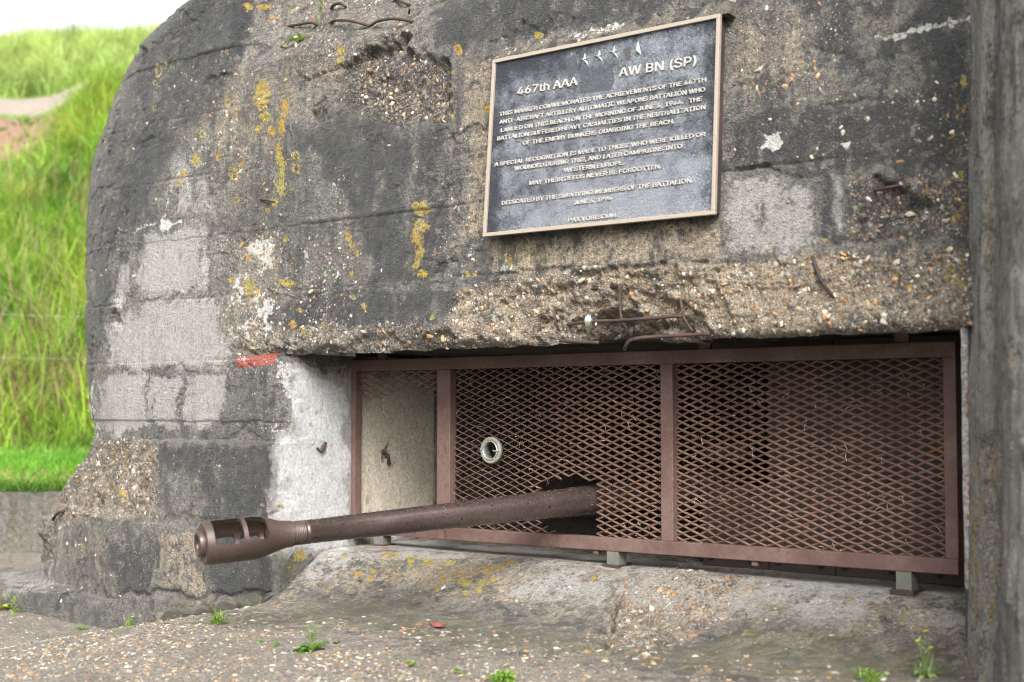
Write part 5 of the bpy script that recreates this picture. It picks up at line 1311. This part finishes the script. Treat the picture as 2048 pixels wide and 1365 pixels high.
rw = MB()
q = [bpt(-7.5, 9.42, 0), bpt(-1.6, 9.42, 0), bpt(-1.6, 9.66, 0), bpt(-7.5, 9.66, 0)]
rw.add([(p[0], p[1], CZ - 1.45) for p in q] + [(p[0], p[1], CZ - .545) for p in q], [(0, 3, 2, 1), (4, 5, 6, 7), (0, 1, 5, 4), (1, 2, 6, 5), (2, 3, 7, 6), (3, 0, 4, 7)])
ro = rw.build("retaining_wall", M['stone'], bevel=.012)
bm = bmesh.new(); bm.from_mesh(ro.data); bmesh.ops.subdivide_edges(bm, edges=[e for e in bm.edges if e.calc_length() > .5], cuts=40, use_grid_fill=True); bm.to_mesh(ro.data); bm.free()
V = coords(ro.data); n = len(V); nz = fbm(V * np.array([2.5, 2.5, 1.2]), 3, 3)
put_stain(ro.data, np.stack([.3 + .5 * nz, .35 + .4 * nz, .25 + 0 * nz], 1), np.tile([[.08, 0, .12]], (n, 1)), np.stack([.35 + .4 * nz, 0 * nz, 0 * nz], 1))
tag(ro, "low plain grey concrete retaining wall at the left edge below the grass", "wall")
fence = empty("wire_fence", bpt(-6.2, 11.3, -.5), "thin sagging wire fence crossing in front of the grassy slope", "fence")
fm = rust_metal("galvanised_wire", (.42, .43, .42), (.5, .5, .5), (.3, .28, .26), 30, .5)
for xx in (-6.4, -1.9):
    b = MB(); b.tube([bpt(xx, 11.3, -.5), bpt(xx, 11.3, 1.0)], .035, 8); b.build("post", M['rebar'], fence, True)
for h0, h1, sg in ((.90, .72, .05), (.62, .42, .10)):
    b = MB(); b.tube([bpt(-6.4 + 4.5 * t, 11.3 - .036, h0 + (h1 - h0) * t - sg * math.sin(math.pi * t)) for t in np.linspace(0, 1, 20)], .0007, 5); b.build("wire", fm, fence, True)

# ------------------------------------------------------------------ weeds, stones and small things
def on_ground(px, py):
    z = CZ - .75
    for _ in range(12):
        p = on_z(px, py, z); z = .5 * z + .5 * float(apron_z(np.array([p[0]]), np.array([p[1]]))[0] if p[0] > XL_AP and p[1] > -.5 else ground_z(p[0], p[1]))
    return on_z(px, py, z)
def at_foot(px, y):
    p = on_y(px, 1240, y); return np.array([p[0], y, float(ground_z(p[0], y))])
def leaf(b, cols, base, az, el, L, W, droop, col, r, lobes=0):
    n = 7; d = Vector((math.cos(az), math.sin(az), 0)); s = Vector((-math.sin(az), math.cos(az), 0)); p = Vector(base); e = el; vs = []
    for k in range(n + 1):
        t = k / n; w = W * (math.sin(math.pi * min(1, (t * .92 + .08))) ** .8) * (1 + (.45 * (k % 2) - .2 if lobes else 0))
        if k == n: w = W * .05
        up = Vector((0, 0, 1)) * .25 * w
        vs += [p - s * w * .5 + up, p, p + s * w * .5 + up]
        p = p + (d * math.cos(e) + Vector((0, 0, math.sin(e)))) * (L / n); e -= droop / n
    b.add(vs, [(3 * k + a, 3 * k + a + 1, 3 * k + a + 4, 3 * k + a + 3) for k in range(n) for a in (0, 1)])
    cols += [np.array(col) * r.uniform(.85, 1.15)] * len(vs)
G1, G2, G3 = (.10, .20, .03), (.155, .27, .035), (.22, .27, .04)
def weed(label, loc, seed, ros=(0, .05, .012), stems=(0, .06), tuft=(0, .05), flower=None, col=G1, group=None, lobes=1):
    r = np.random.default_rng(seed)
    root = empty("weed", loc, label, "weed", group)
    b = MB(); cols = []
    for k in range(ros[0]):
        leaf(b, cols, (r.normal(0, .006), r.normal(0, .006), .0), r.uniform(0, 6.28), r.uniform(.15, .9), ros[1] * r.uniform(.6, 1.15), ros[2] * r.uniform(.8, 1.3), r.uniform(.6, 1.6), col, r, lobes)
    for k in range(tuft[0]):
        leaf(b, cols, (r.normal(0, .012), r.normal(0, .012), 0), r.uniform(0, 6.28), r.uniform(.5, 1.5), tuft[1] * r.uniform(.5, 1.2), .0035, r.uniform(.3, 1.4), col, r)
    st = MB()
    tips = []
    for k in range(stems[0]):
        az = r.uniform(0, 6.28); ln = r.uniform(.1, .35); H = stems[1] * r.uniform(.65, 1.1)
        pts = [Vector((math.cos(az) * ln * H * t * t, math.sin(az) * ln * H * t * t, H * t)) for t in np.linspace(0, 1, 6)]
        st.tube(pts, [.0016 - .0008 * t for t in np.linspace(0, 1, 6)], 6); tips.append(pts[-1])
        for j in range(9):
            t = .25 + .75 * j / 9; i = min(int(t * 5), 4); p = pts[i].lerp(pts[i + 1], t * 5 - i)
            leaf(b, cols, p, r.uniform(0, 6.28), r.uniform(.3, 1.0), H * r.uniform(.18, .34), H * .055, r.uniform(.2, 1.0), np.array(col) * 1.1, r)
    lo = b.build("leaves", M['leaf'], root, True, loc=(0, 0, 0)); attr(lo.data, "col", np.array(cols))
    if stems[0]:
        so = st.build("stem", M['leaf'], root, True, loc=(0, 0, 0)); attr(so.data, "col", np.tile([.16, .20, .06], (len(so.data.vertices), 1)))
    if flower:
        for k in range(flower[0]):
            t = tips[k % len(tips)] if tips else Vector((0, 0, .03)); f = MB(); fr = flower[1]
            for q in range(9):
                a = q * 2 * math.pi / 9; d = Vector((math.cos(a), math.sin(a), .25)); s = Vector((-math.sin(a), math.cos(a), 0))
                f.add([t, t + d * fr * .6 + s * fr * .3, t + d * fr, t + d * fr * .6 - s * fr * .3], [(0, 1, 2, 3)])
            f.tube([t, t + Vector((0, 0, fr * .35))], [fr * .35, fr * .25], 8)
            fo = f.build("flower", M['leaf'], root, loc=(0, 0, 0)); attr(fo.data, "col", np.tile([.75, .50, .01], (len(fo.data.vertices), 1)))
    return root
def up_(p, dz=.0): return (p[0], p[1], p[2] + dz)
weed("largest green weed with a leafy upright shoot over a toothed rosette on the gravel", on_ground(622, 1303), 1, (15, .060, .020), (4, .085), col=G1)
weed("bushy green weed with one yellow flower at the foot of the dark block", at_foot(262, -.20), 2, (14, .045, .008), (6, .055), (30, .05), (1, .010), G2)
weed("flat feathery weed with reddish stems at the foot of the plinth left face", at_foot(168, -.19), 3, (12, .05, .008), (2, .03), col=G1)
weed("upright narrow-leaved weed growing from the crack of the left kerb", at_foot(27, -.12), 4, (5, .05, .012), (3, .12), col=G2)
weed("yellowing round-leaved weed cut by the left edge of the photo", at_foot(-4, -.12), 5, (8, .07, .03), (1, .1), col=(.33, .36, .03), lobes=0)
weed("low spreading grass tuft with one long blade on the gravel beside the dark block", on_ground(435, 1248), 6, (0, .05, .01), (0, .05), (60, .062), None, G2)
weed("small star-shaped green seedling in the centre foreground of the gravel", on_ground(827, 1329), 7, (9, .026, .008), col=G2)
weed("tiny pale seedling right of the star-shaped seedling in the foreground", on_ground(918, 1345), 8, (8, .022, .008), col=G1)
weed("dense bright green moss-like weed cut by the bottom edge of the photo", on_ground(1008, 1360), 9, (46, .045, .010), (0, 0), (70, .035), None, G2)
weed("small two-leaved sprout left of the largest weed, farther up", on_ground(522, 1285), 10, (5, .026, .010), col=G1)
weed("flat little sprout touching the left side of the largest weed", on_ground(552, 1293), 11, (7, .028, .009), col=G1)
weed("single dark green leaf sprout right of the largest weed", on_ground(664, 1288), 12, (4, .034, .013), col=(.09, .17, .03))
weed("faint feathery seedling between the largest weed and the star-shaped seedling", on_ground(795, 1315), 17, (7, .028, .004), col=(.14, .2, .07))
weed("dry reddish weed on the gravel ledge in front of the retaining wall", up_(on_y(20, 1128, .75)), 13, (4, .05, .008), (3, .07), col=(.22, .17, .05))
weed("tall blurred weed with yellow flower heads by the wing wall at right", on_ground(1850, 1352), 14, (6, .05, .012), (3, .105), (30, .06), (3, .0085), (.20, .28, .10))
weed("low grass tuft at the bottom edge near the wing wall", on_ground(1740, 1362), 18, (0, .05, .01), (0, .05), (50, .05), None, G2)
weed("fresh green weed with reddish tip rooted in the broken top of the bunker", on_wall(597, 82, -.01), 15, (13, .062, .012), (2, .06), col=G2)
weed("single tall thin stalk rising beside the rebar on the bunker top", on_wall(638, 55, -.01), 16, (3, .035, .006), (1, .14), col=G2)
weed("tiny cushion of pale leaves on the broken bunker top", on_wall(568, 97, -.008), 19, (22, .018, .007), col=G2, lobes=0)

def rock(name, label, cat, loc, size, seed, mat=None, kind='stone'):
    r = np.random.default_rng(seed); v, f = ico(4)
    q = v * (1 + .22 * fbm(v * 1.1 + seed, 3, seed)[:, None] + .07 * fbm(v * 4 + seed, 3, seed)[:, None])
    pl = r.normal(0, 1, (5, 3)); pl /= np.linalg.norm(pl, axis=1)[:, None]
    for nrm in pl:
        dd = q @ nrm; over = np.maximum(0, dd - .68); q = q - np.outer(over * .85, nrm)
    q = q * np.array(size) + q * (fbm(v * 9, 3, seed) * .04)[:, None] * np.array(size)
    me = mesh_np(name, q, f); n = len(q)
    put_stain(me, np.tile([[.45, 0, .15]], (n, 1)), np.tile([[.3, 0, .15]], (n, 1)), np.tile([[.45, 0, 0]], (n, 1)))
    o = link(name, me, mat or M['stone'], None, [float(t) for t in loc]); return tag(o, label, cat)
rock("rubble_stone", "large mossy wedge of broken concrete under the dark block", "stone", up_(at_foot(352, -.19), .01), (.115, .08, .038), 3)
rock("rubble_stone", "dark rounded cobble between the mossy wedge and the pale lump", "stone", up_(at_foot(402, -.17), .012), (.058, .05, .030), 5)
rock("rubble_stone", "pale humped lump of concrete right of the dark cobble under the block", "stone", up_(at_foot(452, -.16), .012), (.075, .06, .036), 8)
rock("rubble_stone", "small pale stone at the plinth corner beside the flowering weed", "stone", up_(at_foot(226, -.18), .006), (.038, .03, .026), 11)
rock("rubble_stone", "flat slab chip lying in front of the mossy wedge", "stone", up_(at_foot(300, -.27), .001), (.085, .05, .010), 13)
ch = rock("brick_chip", "flat dull red brick chip lying on the apron foot below the barrel", "brick chip", up_(on_ground(874, 1255), .008), (.036, .02, .0085), 17)
n = len(ch.data.vertices)
for nm_, v_ in (("mc", [.1, 1.2, 0]), ("ma", [0, 0, 0]), ("mb", [0, 0, .1])):
    cc4 = np.ones((n, 4), np.float32); cc4[:, :3] = v_; ch.data.attributes[nm_].data.foreach_set("color", cc4.ravel())
